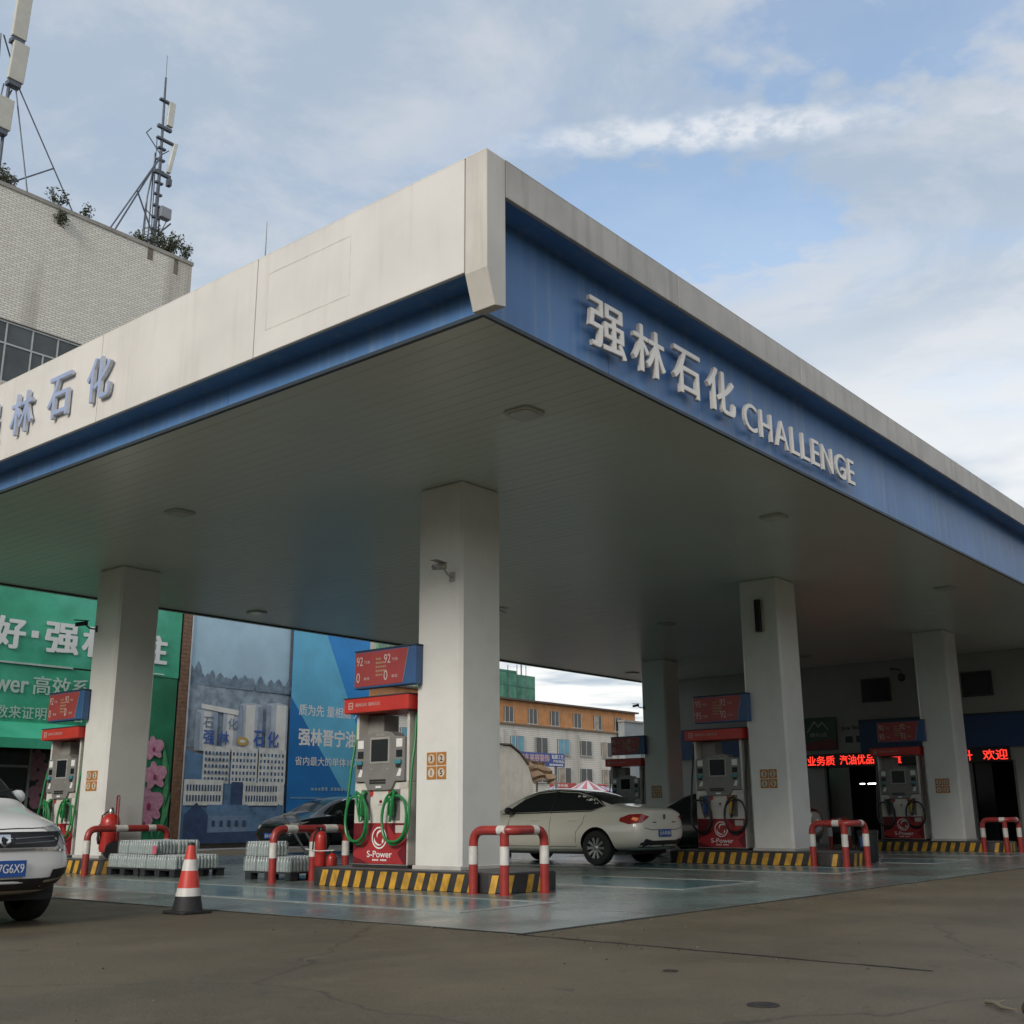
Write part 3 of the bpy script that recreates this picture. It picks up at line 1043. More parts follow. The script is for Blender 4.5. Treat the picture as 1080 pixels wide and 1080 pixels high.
dispenser('B', 'nearest fuel dispenser with coiled green hoses and red header', GREENH, GREENH, GREENH)
dispenser('A', 'fuel dispenser with green hoses in front of the green banner, left', GREENH, GREENH, GREENH)
dispenser('C', 'fuel dispenser with black hoses, blue and yellow nozzles, right of the sedan', BLACKH, BLUEN, YELN)
dispenser('E', 'shaded fuel dispenser with black hoses in front of the shop', BLACKH, BLACKP, YELN)
dispenser('F', 'dark fuel dispenser behind the white sedan roof', BLACKH, BLACKP, BLACKP)


def price_board(key, label, g1, g2, left=None):
    cx, cy = COLS[key]
    L = (cx - .16, cy + .72, 2.74)
    t = thing('price_board', label, 'sign', L, 0, 'red price boards above the dispensers')
    w, h = 1.24, .54
    MB().box(0, .14, 0, w, 0, h).build('housing', BOARDBLUE, t, bevel=.01, seg=1)
    MB().box(-.005, .145, -.005, w + .005, h + .001, h + .02).build('top_cap', DARKTRIM, t)
    fp = MB().prism([(-w + .015, .03), (-.25, .03), (-.14, h - .02), (-w + .015, h - .02)], (-.008, 0, 0), FX, .012).build('red_face', BOARDRED, t)
    MB().prism([(-.245, .03), (-.237, .03), (-.127, h - .02), (-.135, h - .02)], (-.009, 0, 0), FX, .01).build('pale_edge', M('pale_edge', (.30, .36, .42), .5), fp)
    q = MB()
    G2 = g2
    for (u, top, s_) in ((-w + .05, left or g1, 1), (-.62, g1, 1)):
        g2 = left if (left and s_ and u < -.7) else G2
        text_into(q, top, u, u + .13, .33, .46, (-.0085, 0, 0), FX, .003, .0)
        text_into(q, g2, u, u + (.075 if len(g2) == 1 else .13), .09, .23, (-.0085, 0, 0), FX, .003, .0)
        for j, vv in ((0, .36), (1, .12)):
            text_into(q, ('汽油', '柴油' if len(g2) == 1 else '汽油')[j], u + .16, u + .27, vv - .005, vv + .04, (-.0085, 0, 0), FX, .002, .0)
            q.box(-.0105, -.0085, -(u + .145), -(u + .165), vv + .06, vv + .08) if False else None
    tag(q.build('lettering', M('board_print', (.55, .45, .42), .5), fp), kind='stuff')
    q = MB()
    for r in range(5):
        n = (3, 5, 6, 6, 4)[r]
        for i in range(n):
            q.box(-.0105, -.0085, .76 - i * .036, .76 - i * .036 + .026, .39 - r * .058, .42 - r * .058)
    tag(q.build('small_print', M('board_print_tan', (.36, .24, .14), .5), fp), kind='stuff')
    # bracket to the column
    MB().box(.14, .30, .06, .10, .10, .14).build('bracket', GALV, t)
    MB().box(.14, .30, .06, .10, .38, .42).build('bracket', GALV, t)
    return t


price_board('B', 'red and blue price board reading 92 and 0 above the nearest dispenser', '92', '0')
price_board('A', 'red price board reading 92 and 0 in front of the green banner', '92', '0')
price_board('C', 'red and blue price board right of the sedan, reading 95 and 92', '92', '92', '95')
price_board('E', 'dark red price board in front of the shop sign', '92', '92')
price_board('F', 'dark red price board behind the sedan, before the street', '92', '92')


# ------------------------------------------------------------------ cameras and speaker on columns
def cctv(label, loc, ang, mat, s=1.0):
    t = thing('security_camera', label, 'camera', loc, ang, 'security cameras')
    MB().box(-.01, .02, -.05 * s, .05 * s, -.07 * s, .07 * s).build('wall_plate', mat, t)
    MB().tube(smoothpath([(0, 0, 0), (-.12 * s, 0, .0), (-.26 * s, .0, .10 * s)], .05), .014, 8).build('arm', mat, t, smooth=True)
    q = MB()
    q.tube([(-.18 * s, .02, .12 * s), (-.42 * s, .04, .07 * s)], .045 * s, 10)
    q.build('housing', mat, t, smooth=True)
    MB().box(-.46 * s, -.16 * s, -.02, .09, .165 * s, .172 * s).build('visor', mat, t)
    MB().lathe([(.038 * s, 0), (.038 * s, .01)], 10, (-.425 * s, .04, .07 * s), 'x').build('lens', SCREEN, t)
    return t


CAMW = M('camera_shell', (.38, .37, .33), .45)
cctv('small white camera on an arm high on the nearest column', (11.45, 10.52, 4.2), rad(10), CAMW)
cctv('small dark camera on the side of the nearest column', (12.31, 10.5, 3.8), rad(180), CAMW, .6)
cctv('dark dome camera on a thin arm on the column by the green banner', (11.42, 19.75, 4.45), rad(-20), BLACKP, .9)
cctv('small camera on the shaded column behind the sedan', (29.8, 19.3, 4.15), rad(-60), BLACKP, .8)
sc3 = thing('dome_camera', 'black dome camera hanging from a bent arm on the shop wall', 'camera', (35, 12.9, 5.2))
MB().tube(smoothpath([(0, .5, .1), (-.3, .4, .12), (-.5, .0, .02), (-.5, 0, -.12)], .15), .018, 8).build('arm', BLACKP, sc3, smooth=True)
MB().lathe([(.03, -.10), (.11, -.14), (.12, -.22), (.09, -.30), (.03, -.34)], 16, (-.5, 0, 0)).build('dome', BLACKP, sc3, smooth=True)
sp = thing('wall_speaker', 'slim black column speaker high on the right hand column', 'speaker', (20.63, 10.50, 4.5))
MB().box(-.10, -.002, -.06, .06, 0, .66).build('cabinet', BLACKP, sp, bevel=.012)
MB().box(-.104, -.1, -.045, .045, .03, .63).build('grille', M('speaker_grille', (.008, .008, .008), .8), sp)
MB().box(-.05, -.002, -.10, -.065, .0, .64).build('bracket', CAMW, sp)


# ------------------------------------------------------------------ vehicles
def eval_mesh(o):
    bpy.context.view_layer.update()
    dg = bpy.context.evaluated_depsgraph_get()
    return bpy.data.meshes.new_from_object(o.evaluated_get(dg))


def polygon_patch(pts, step):
    """flat polygon cut into a fine grid; returns verts (u,v) and faces"""
    bm = bmesh.new()
    vs = [bm.verts.new((p[0], p[1], 0)) for p in pts]
    bm.faces.new(vs)
    us = [p[0] for p in pts]
    ws = [p[1] for p in pts]
    for ax, lo, hi in ((0, min(us), max(us)), (1, min(ws), max(ws))):
        k = lo + step
        while k < hi - 1e-4:
            co = [0, 0, 0]
            no = [0, 0, 0]
            co[ax] = k
            no[ax] = 1
            bmesh.ops.bisect_plane(bm, geom=bm.verts[:] + bm.edges[:] + bm.faces[:], plane_co=co, plane_no=no)
            k += step
    bm.verts.index_update()
    v = [tuple(x.co[:2]) for x in bm.verts]
    f = [tuple(x.index for x in fc.verts) for fc in bm.faces]
    bm.free()
    return v, f


class Car:
    def __init__(s, root, stations, paint, low, zlow, wheels, wr):
        s.root = root
        secs = []
        for (x, zb, wb, ws, wm, zm, wbl, zbl, wr_, zr, zt) in stations:
            secs.append([(x, 0, zb), (x, wb * .6, zb), (x, wb, zb + .01), (x, ws, zb + .10), (x, wm, (zb + zm) / 2 + .06), (x, wm, zm), (x, (wm + wbl) / 2 + .008, (zm + zbl) / 2), (x, wbl, zbl), (x, wbl - .035, zbl + .022),
                         (x, (wbl * .42 + wr_ * .58), zbl + (zr - zbl) * .55), (x, wr_, zr - .01), (x, wr_ * .80, zr + (zt - zr) * .62), (x, wr_ * .42, zt - .004), (x, 0, zt)])
        n = len(secs[0])
        m = MB()
        vs, fs = [], []
        ring = 2 * n - 2
        for sec in secs:
            vs += sec + [(p[0], -p[1], p[2]) for p in sec[-2:0:-1]]
        for i in range(len(secs) - 1):
            for k in range(ring):
                fs.append((i * ring + k, i * ring + (k + 1) % ring, (i + 1) * ring + (k + 1) % ring, (i + 1) * ring + k))
        for i, rev in ((0, False), (len(secs) - 1, True)):
            # close the ends with a strip of quads
            for k in range(n - 1):
                a, b_ = i * ring + k, i * ring + k + 1
                c = i * ring + (ring - k - 1) % ring
                d_ = i * ring + (ring - k) % ring
                q = []
                for z_ in (a, b_, c, d_):
                    if z_ not in q:
                        q.append(z_)
                if len(q) >= 3:
                    fs.append(tuple(q) if rev else tuple(q[::-1]))
        m.add(vs, fs)
        o = m.build('body_cage', paint, None, fix=True)
        sb = o.modifiers.new('s', 'SUBSURF')
        sb.levels = sb.render_levels = 2
        me = eval_mesh(o)
        bpy.data.objects.remove(o)
        o = bpy.data.objects.new('body', me)
        COL.objects.link(o)
        bm = bmesh.new()
        bm.from_mesh(me)
        s.bvh = BVHTree.FromBMesh(bm)
        bm.free()
        # wheel arches
        cut = MB()
        for (wx, side) in wheels:
            cut.lathe([(wr * 1.17, -.5), (wr * 1.17, 0)], 28, (wx, side * .55, wr + .01), 'y') if side > 0 else cut.lathe([(wr * 1.17, 0), (wr * 1.17, .5)], 28, (wx, side * .55, wr + .01), 'y')
        cutters = []
        for (wx, side) in wheels:
            c = MB()
            lo, hi = (.50, 1.3) if side > 0 else (-1.3, -.50)
            c.lathe([(wr * 1.16, lo), (wr * 1.16, hi)], 28, (wx, 0, wr + .015), 'y')
            co = c.build('cutter', [BLACK], None, fix=True)
            md = o.modifiers.new('b', 'BOOLEAN')
            md.operation = 'DIFFERENCE'
            md.object = co
            md.solver = 'EXACT'
            try:
                md.material_mode = 'TRANSFER'
            except Exception:
                pass
            cutters.append(co)
        me2 = eval_mesh(o)
        bpy.data.objects.remove(o)
        for c in cutters:
            bpy.data.objects.remove(c)
        me2.materials.clear() if False else None
        me2.polygons.foreach_set('use_smooth', [True] * len(me2.polygons))
        try:
            me2.set_sharp_from_angle(angle=rad(42))
        except Exception:
            pass
        o = bpy.data.objects.new('body', me2)
        COL.objects.link(o)
        o.parent = root
        s.body = o

    def patch(s, name, mat, pts, axis, off=.004, step=.06, parent=None, plane=None):
        """polygon in a view (side: x,z; top: x,y; end: y,z) laid on the body skin"""
        v, f = polygon_patch(pts, step)
        out = []
        for (a, b_) in v:
            if axis == '+y' or axis == '-y':
                o_, d_ = Vector((a, 3 if axis == '+y' else -3, b_)), Vector((0, -1 if axis == '+y' else 1, 0))
            elif axis == 'z':
                o_, d_ = Vector((a, b_, 4)), Vector((0, 0, -1))
            elif axis == '+x' or axis == '-x':
                sx = 1 if axis == '+x' else -1
                o_, d_ = Vector((6 * sx, a, b_)), Vector((-sx, 0, 0))
            else:      # oblique: axis = (origin dir vector), pts in (u horizontal, z)
                dv = Vector(axis).normalized()
                u_ = Vector((-dv.y, dv.x, 0)).normalized()
                o_, d_ = dv * 6 + u_ * a + Vector((0, 0, b_)), -dv
            h, nrm, _, _ = s.bvh.ray_cast(o_, d_)
            if h is None:
                h, nrm, _, _ = s.bvh.find_nearest(o_ + d_ * 4)
            if nrm.dot(d_) > 0:
                nrm = -nrm
            out.append(h + nrm * off)
        m = MB().add(out, f)
        me = bpy.data.meshes.new(name)
        me.from_pydata(out, [], f)
        me.materials.append(mat)
        bm = bmesh.new()
        bm.from_mesh(me)
        bmesh.ops.recalc_face_normals(bm, faces=bm.faces)
        # turn outward
        if bm.faces:
            bm.faces.ensure_lookup_table()
            fc = bm.faces[len(bm.faces) // 2]
            _, nn, _, _ = s.bvh.find_nearest(fc.calc_center_median())
            if nn and nn.dot(fc.normal) < 0:
                bmesh.ops.reverse_faces(bm, faces=bm.faces)
        bm.to_mesh(me)
        bm.free()
        me.polygons.foreach_set('use_smooth', [True] * len(me.polygons))
        o = bpy.data.objects.new(name, me)
        COL.objects.link(o)
        o.parent = parent or s.root
        return o

    def strip(s, name, mat, pts, axis, w=.008, off=.002, parent=None):
        """thin line laid on the skin: a seam"""
        pts = [Vector((p[0], p[1])) for p in pts]
        L, R_ = [], []
        for i, p in enumerate(pts):
            t_ = (pts[min(i + 1, len(pts) - 1)] - pts[max(i - 1, 0)]).normalized()
            nn = Vector((-t_.y, t_.x)) * w / 2
            L.append(tuple(p + nn))
            R_.append(tuple(p - nn))
        return s.patch(name, mat, L + R_[::-1], axis, off, .08, parent)

    def hit(s, o_, d_):
        h, nrm, _, _ = s.bvh.ray_cast(Vector(o_), Vector(d_))
        return h, nrm


WHEEL = {}


def wheel(root, x, side, r, wdt, ywheel, spokes=10):
    w = thing_part('wheel', root)
    w.location = (x, side * ywheel, r)
    key = (r, wdt, spokes)
    if key not in WHEEL:
        rr_ = r * .67
        ty = MB().lathe([(rr_, -wdt / 2), (r * .93, -wdt / 2), (r * .985, -wdt * .40), (r, -wdt * .25), (r, wdt * .25), (r * .985, wdt * .40), (r * .93, wdt / 2), (rr_, wdt / 2)], 36, (0, 0, 0), 'y', False)
        t = ty.build('tyre', TYRE, w, smooth=True, fix=True)
        b = MB()
        b.lathe([(rr_ * 1.0, wdt * .48), (rr_ * .97, wdt * .50), (rr_ * .90, wdt * .46), (rr_ * .86, wdt * .1), (rr_ * .2, wdt * .05)], 32, (0, 0, 0), 'y', False)
        b.mat(1)
        for i in range(spokes):
            a = 2 * PI * i / spokes
            for da in (-.09, .09):
                c, s_ = math.cos(a + da), math.sin(a + da)
                c2, s2 = math.cos(a), math.sin(a)
                px, pz = -s_, c
                hw0, hw1 = .014, .012
                p0 = Vector((c2 * rr_ * .16, 0, s2 * rr_ * .16))
                p1 = Vector((c * rr_ * .93, 0, s_ * rr_ * .93))
                n_ = Vector((px, 0, pz))
                y0, y1 = wdt * .40, wdt * .47
                vs = []
                for p, hw, yy in ((p0, hw0, y0), (p1, hw1, y1)):
                    vs += [p + n_ * hw + Vector((0, yy, 0)), p - n_ * hw + Vector((0, yy, 0)), p - n_ * hw + Vector((0, yy - .04, 0)), p + n_ * hw + Vector((0, yy - .04, 0))]
                b.add(vs, [(0, 1, 5, 4), (1, 2, 6, 5), (2, 3, 7, 6), (3, 0, 4, 7), (4, 5, 6, 7), (3, 2, 1, 0)])
        b.lathe([(rr_ * .24, wdt * .1), (rr_ * .24, wdt * .42), (rr_ * .18, wdt * .46), (.005, wdt * .46)], 18, (0, 0, 0), 'y')
        rm = b.build('rim', [M('rim_shadow', (.03, .03, .03), .6), RIM], w, smooth=True, fix=True)
        WHEEL[key] = (t, rm)
    else:
        for q in WHEEL[key]:
            share(q, w, (0, 0, 0))
    if side < 0:
        w.rotation_euler = (0, 0, PI)
    return w


SEDAN = [  # x, zbottom, wbottom, wsill, wmax, zmid, wbelt, zbelt, wroof, zroofedge, ztop
    (-2.335, .46, .30, .50, .62, .64, .58, .90, .42, .955, .975),
    (-2.30, .34, .50, .70, .775, .64, .70, .95, .56, 1.02, 1.045),
    (-2.12, .27, .60, .80, .865, .64, .775, .98, .64, 1.06, 1.095),
    (-1.80, .25, .64, .83, .89, .64, .80, .985, .65, 1.085, 1.125),
    (-1.52, .23, .66, .84, .90, .64, .81, .985, .64, 1.13, 1.165),
    (-1.15, .21, .68, .85, .905, .63, .815, .98, .60, 1.26, 1.30),
    (-.75, .20, .68, .85, .905, .62, .82, .975, .58, 1.385, 1.425),
    (-.30, .20, .68, .85, .905, .61, .82, .965, .58, 1.44, 1.48),
    (.15, .20, .68, .85, .905, .60, .82, .955, .585, 1.445, 1.485),
    (.55, .20, .68, .85, .905, .60, .82, .945, .59, 1.375, 1.42),
    (.95, .20, .68, .85, .90, .60, .815, .94, .61, 1.205, 1.245),
    (1.30, .21, .67, .84, .895, .60, .80, .93, .64, 1.03, 1.065),
    (1.62, .22, .65, .83, .89, .60, .78, .90, .64, .96, .995),
    (1.95, .24, .60, .80, .865, .58, .73, .84, .58, .89, .925),
    (2.20, .27, .52, .70, .78, .54, .62, .74, .48, .80, .83),
    (2.31, .36, .35, .52, .60, .52, .46, .64, .34, .70, .72)]


def mirrored(pts):
    return [(p[0], -p[1]) for p in pts][::-1]


def sedan(label, loc, rz, paint, plate_txt, chrome_line):
    root = thing('sedan', label, 'car', loc, rz)
    wh = [(-1.33, 1), (-1.33, -1), (1.33, 1), (1.33, -1)]
    car = Car(root, SEDAN, paint, BLACKP, .3, wh, .325)
    for (wx, sd) in wh:
        wheel(root, wx, sd, .325, .21, .80)
    for ax in ('+y', '-y'):
        # one dark daylight opening with pillars over it
        gl = car.patch('side_window', GLASSD, [(1.06, .985), (-1.16, 1.03), (-1.42, 1.10), (-1.10, 1.27), (-.70, 1.365), (-.20, 1.395), (.25, 1.37), (.62, 1.25)], ax, .003, .07)
        car.strip('pillar', BLACKP, [(-.18, 1.02), (-.22, 1.40)], ax, .09, .006, gl)
        car.strip('window_line', CHROME if chrome_line else BLACKP, [(1.10, .965), (-1.17, 1.012), (-1.45, 1.095), (-1.12, 1.285), (-.72, 1.388), (-.20, 1.418), (.27, 1.39), (.64, 1.27)] + ([(1.10, .965)] if chrome_line else []), ax, .02, .006, gl)
        for seam in ([(-.20, 1.0), (-.20, .62), (-.22, .33)], [(.86, 1.0), (.90, .62), (.86, .36)], [(-1.05, 1.02), (-1.0, .78), (-.86, .62), (-.84, .36)], [(-.84, .345), (.86, .345)]):
            car.strip('door_seam', SEAM, seam, ax, .009, .002)
        for hx in (-.78, .18):
            sy = 1 if ax == '+y' else -1
            h, _ = car.hit((hx, 3 * sy, .84), (0, -sy, 0))
            MB().box(hx - .11, hx + .11, h.y - .012, h.y + .026 if sy > 0 else h.y + .012, .83, .855).build('door_handle', paint, root, bevel=.008) if sy > 0 else MB().box(hx - .11, hx + .11, h.y - .026, h.y + .012, .83, .855).build('door_handle', paint, root, bevel=.008)
        sy = 1 if ax == '+y' else -1
        car.strip('sill_trim', BLACKP, [(-1.0, .255), (1.0, .255)], ax, .07, .004)
        # mirror
        mr = MB().lathe([(.01, -.10), (.05, -.09), (.072, -.03), (.07, .05), (.04, .09), (.01, .10)], 14, (.80, sy * .95, 1.03), 'y').build('door_mirror', BLACKP, root, smooth=True, fix=True)
        MB().box(.78, .86, min(sy * .82, sy * .93), max(sy * .82, sy * .93), .97, 1.0).build('mirror_stalk', BLACKP, mr)
    car.patch('windscreen', GLASSD, [(1.20, -.60), (1.26, 0), (1.20, .60), (.58, .53), (.60, 0), (.58, -.53)], 'z', .003, .07)
    car.patch('rear_window', GLASSD, [(-1.54, -.60), (-1.60, 0), (-1.54, .60), (-.86, .53), (-.83, 0), (-.86, -.53)], 'z', .003, .07)
    car.strip('boot_seam', SEAM, [(-1.64, -.64), (-1.70, 0), (-1.64, .64)], 'z', .01, .002)
    # tail lamps wrap the rear corners
    for sy in (1, -1):
        lamp = [(u * sy, z) for (u, z) in ((.05, .885), (.20, .935), (.43, .925), (.60, .86), (.62, .80), (.45, .745), (.20, .775))]
        lamp = lamp if sy > 0 else lamp[::-1]
        dv = (-.62, .78 * sy, 0)
        # horizontal coordinate of the oblique view, measured from the corner
        uu_ = Vector((-dv[1], dv[0], 0)).normalized()
        base = Vector((-2.18, .78 * sy, 0)).dot(uu_)
        pts = [(base + (z0[0] * 1.0 - .33 * sy) * (-1), z0[1] + .02) for z0 in lamp]
        tl = car.patch('tail_lamp', LAMPR, pts, dv, .008, .05)
        cen = [(base + (a * sy - .33 * sy) * (-1), b_ + .02) for a, b_ in ((.26, .855), (.36, .875), (.40, .835), (.30, .80))]
        car.patch('lamp_core', M('lamp_glow', (.75, .25, .10), .2, var=.1, emit=(1, .25, .08), es=.15), cen, dv, .011, .04, tl)
        car.patch('head_lamp', LAMPC, [(y * sy, z) for y, z in ((.42, .72), (.70, .80), (.80, .82), (.76, .70), (.50, .64))], '+x', .006, .05)
    car.patch('rear_badge', CHROME, ring_pts(0, .90, .045, .055, 12), '-x', .01, .05)
    car.strip('boot_line', SEAM, [(-.66, .70), (-.45, .66), (.45, .66), (.66, .70)], '-x', .012, .003)
    lb = car.patch('rear_diffuser', BLACKP, [(-.70, .40), (.70, .40), (.62, .50), (.40, .46), (-.40, .46), (-.62, .50)], '-x', .006, .06)
    car.patch('lower_bumper', BLACKP, [(-.66, .335), (.66, .335), (.70, .43), (-.70, .43)], '-x', .005, .06)
    car.patch('grille', BLACKP, [(-.42, .50), (.42, .50), (.50, .66), (-.50, .66)], '+x', .006, .05)
    car.patch('lower_grille', BLACKP, [(-.50, .38), (.50, .38), (.56, .46), (-.56, .46)], '+x', .006, .05)
    for ax, yy in (('-x', .60), ('+x', .47)):
        sx = -1 if ax == '-x' else 1
        h, _ = car.hit((6 * sx, 0, yy), (-sx, 0, 0))
        xf = h.x + .012 * sx
        p = MB().box(min(xf, xf + .008 * sx), max(xf, xf + .008 * sx), -.22, .22, yy - .07, yy + .07).build('licence_plate', PLATE, root)
        q = MB()
        F = FX if sx < 0 else Matrix(((0, 0, 1), (1, 0, 0), (0, 1, 0)))
        text_into(q, plate_txt, -.19, .19, yy - .045, yy + .045, (xf + .008 * sx, 0, 0), F, .003, .005)
        q.build('plate_lettering', INK, p)
    for yy in (.35, -.35):
        car.strip('boot_letters', CHROME, [(yy - .07, .80), (yy + .07, .80)], '-x', .02, .006)
    MB().lathe([(.035, 0), (.035, .12)], 8, (-2.32, -.45, .33), 'x').build('exhaust', METAL, root)
    MB().box(-1.9, 1.9, -.72, .72, .20, .26).build('underbody', BLACK, root)
    return root


sedan('cream white sedan seen from its rear left, refuelling in the middle lane', (19.33, 14.48, .008), PI / 2, CARW, '云A·0U68', False)
sedan('dark sedan mostly hidden behind the dispenser, facing left before the blue billboard', (21.75, 24.25, .008), PI, CARB, '云A·3K51', True)
sedan('dark car mostly hidden behind the dispenser right of the white sedan', (24.6, 13.9, .008), PI / 2, CARB, '云A·90B2', False)

MPV = [
    (-2.30, .46, .40, .62, .74, .66, .72, 1.00, .60, 1.50, 1.56),
    (-2.22, .34, .60, .78, .85, .66, .82, 1.02, .66, 1.64, 1.69),
    (-1.8, .26, .66, .82, .88, .66, .84, 1.03, .68, 1.68, 1.74),
    (-1.0, .24, .68, .84, .89, .66, .845, 1.03, .68, 1.70, 1.76),
    (-.2, .23, .68, .84, .89, .66, .845, 1.02, .68, 1.69, 1.75),
    (.35, .23, .68, .84, .89, .66, .845, 1.01, .67, 1.62, 1.68),
    (.80, .23, .68, .84, .89, .66, .84, 1.00, .67, 1.42, 1.47),
    (1.20, .24, .68, .84, .885, .66, .83, .99, .69, 1.16, 1.20),
    (1.42, .25, .67, .83, .88, .66, .82, .97, .68, 1.05, 1.09),
    (1.75, .26, .64, .81, .87, .64, .79, .92, .64, .99, 1.03),
    (2.05, .28, .60, .76, .82, .60, .73, .84, .60, .92, .96),
    (2.22, .32, .52, .66, .72, .56, .63, .76, .52, .83, .87),
    (2.30, .40, .40, .50, .54, .54, .48, .68, .42, .74, .78)]


def mpv(label, loc, rz):
    root = thing('minivan', label, 'car', loc, rz)
    wh = [(-1.35, 1), (-1.35, -1), (1.42, 1), (1.42, -1)]
    mp = [(q[0],) + tuple(v * (.94 if i in (1, 2, 3, 5, 7) else 1) for i, v in enumerate(q[1:])) for q in MPV]
    car = Car(root, mp, CARW2, BLACKP, .3, wh, .32)
    for (wx, sd) in wh:
        wheel(root, wx, sd, .32, .20, .735)
    for ax in ('+y', '-y'):
        gl = car.patch('side_window', GLASSD, [(1.05, 1.06), (-2.0, 1.09), (-2.0, 1.50), (-1.6, 1.58), (.25, 1.58), (.62, 1.42)], ax, .003, .08)
        for px in (-.15, -1.15):
            car.strip('pillar', BLACKP, [(px, 1.06), (px, 1.58)], ax, .09, .006, gl)
        for seam in ([(-.15, 1.05), (-.15, .36)], [(.85, 1.05), (.88, .38)], [(-1.15, 1.05), (-.95, .7), (-.9, .38)]):
            car.strip('door_seam', SEAM, seam, ax, .009, .002)
        sy = 1 if ax == '+y' else -1
        mr = MB().lathe([(.02, -.07), (.055, -.06), (.072, -.02), (.07, .03), (.045, .06), (.02, .07)], 14, (.74, sy * .885, 1.17), 'y').build('door_mirror', CARW2, root, smooth=True, fix=True)
        MB().box(.72, .78, min(sy * .72, sy * .84), max(sy * .72, sy * .84), 1.12, 1.15).build('mirror_stalk', BLACKP, mr)
        car.strip('sill_trim', BLACKP, [(-1.05, .30), (1.1, .30)], ax, .10, .004)
        # head lamp wraps the corner
        dv = (.62, .78 * sy, 0)
        uu_ = Vector((-dv[1], dv[0], 0)).normalized()
        base = Vector((2.10, .70 * sy, 0)).dot(uu_)
        pts = [(base + a * sy, b_) for a, b_ in ((-.24, .87), (.06, .90), (.15, .86), (.20, .74), (.02, .66), (-.20, .66))]
        if sy < 0:
            pts = pts[::-1]
        hl = car.patch('head_lamp', LAMPC, pts, dv, .006, .05)
        car.patch('lamp_unit', M('lamp_inner', (.10, .10, .09), .2), [(base + a * sy, b_) for a, b_ in ((-.12, .83), (.04, .84), (.06, .73), (-.10, .71))], dv, .009, .05, hl)
        car.patch('fog_trim', BLACKP, [(y * sy, z) for y, z in ((.48, .42), (.70, .44), (.70, .52), (.50, .50))], '+x', .006, .05)
        car.strip('chrome_strip', CHROME, [(y * sy, z) for y, z in ((.42, .40), (.60, .42), (.70, .47))], '+x', .02, .008)
    car.patch('windscreen', GLASSD, [(1.26, -.66), (1.33, 0), (1.26, .66), (.44, .58), (.46, 0), (.44, -.58)], 'z', .003, .07)
    car.patch('rear_window', GLASSD, [(-.58, 1.10), (.58, 1.10), (.54, 1.52), (-.54, 1.52)], '-x', .003, .07)
    for sy in (-1, 1):
        h, nn = car.hit((1.34, sy * .3, 4), (0, 0, -1))
        MB().tube([(1.36, sy * .1, h.z + .02), (1.20, sy * .58, h.z + .10)], .012, 6).build('wiper', BLACKP, root)
    gr = car.patch('grille', BLACKP, [(-.52, .70), (.52, .70), (.60, .83), (-.60, .83)], '+x', .008, .05)
    for zz in (.735, .775):
        for sy in (-1, 1):
            car.strip('grille_bar', GALV, [(sy * .10, zz), (sy * .50, zz + .012)], '+x', .008, .014, gr)
    car.strip('grille_frame', CHROME, [(-.60, .66), (-.48, .68), (.48, .68), (.60, .66)], '+x', .02, .01, gr)
    bd = car.patch('shield_badge', CHROME, [(-.055, .80), (.055, .80), (.055, .745), (.0, .70), (-.055, .745)], '+x', .02, .05)
    car.patch('badge_mark', INKBLK, [(-.02, .785), (.03, .77), (.01, .745), (.02, .72), (-.015, .735), (-.03, .76)], '+x', .024, .05, bd)
    car.patch('lower_bumper', BLACKP, [(-.66, .33), (.66, .33), (.76, .45), (.40, .43), (-.40, .43), (-.76, .45)], '+x', .006, .05)
    h, _ = car.hit((6, 0, .52), (-1, 0, 0))
    xf = h.x + .015
    p = MB().box(xf, xf + .008, -.22, .22, .45, .59).build('licence_plate', PLATE, root)
    q = MB()
    F = Matrix(((0, 0, 1), (1, 0, 0), (0, 1, 0)))
    text_into(q, '云A·7G6X9', -.195, .20, .475, .567, (xf + .008, 0, 0), F, .003, .004)
    q.build('plate_lettering', INK, p)
    MB().box(-1.9, 1.9, -.72, .72, .22, .28).build('underbody', BLACK, root)
    car.strip('bonnet_seam', SEAM, [(2.13, -.62), (2.20, -.3), (2.22, 0), (2.20, .3), (2.13, .62)], 'z', .012, .002)
    return root


mpv('white minivan cut off by the left edge, blue plate and black grille', (5.15, 12.42, 0), -PI / 2)

# ------------------------------------------------------------------ traffic cone
tc_ = thing('traffic_cone', 'red and white striped traffic cone with black base on the yard', 'cone', (7.30, 10.38, .0))
CONER = M('cone_red', (.55, .05, .035), .45, var=.12, vs=12)
CONEW = M('cone_white', (.62, .60, .56), .4, var=.1, vs=12)
sq = rounded_rect(-.19, .19, -.19, .19, .05)
MB().prism(sq, (0, 0, .03), UP, .03).build('base', BLACK, tc_, bevel=.006, seg=1)


def cone_seg(z0, z1):
    f = lambda z: .155 - (.155 - .032) * (z - .03) / .67
    return [(f(z0), z0), (f(z1), z1)]


MB().lathe([(.155, .031), (f_ := .155 - .123 * .15 / .67, .17)], 24).build('skirt', BLACK, tc_, smooth=True)
for z0, z1, m_ in ((.17, .25, CONEW), (.25, .42, CONER), (.42, .53, CONEW), (.53, .67, CONER), (.67, .70, BLACK)):
    MB().lathe(cone_seg(z0, z1), 24).build('band', m_, tc_, smooth=True)

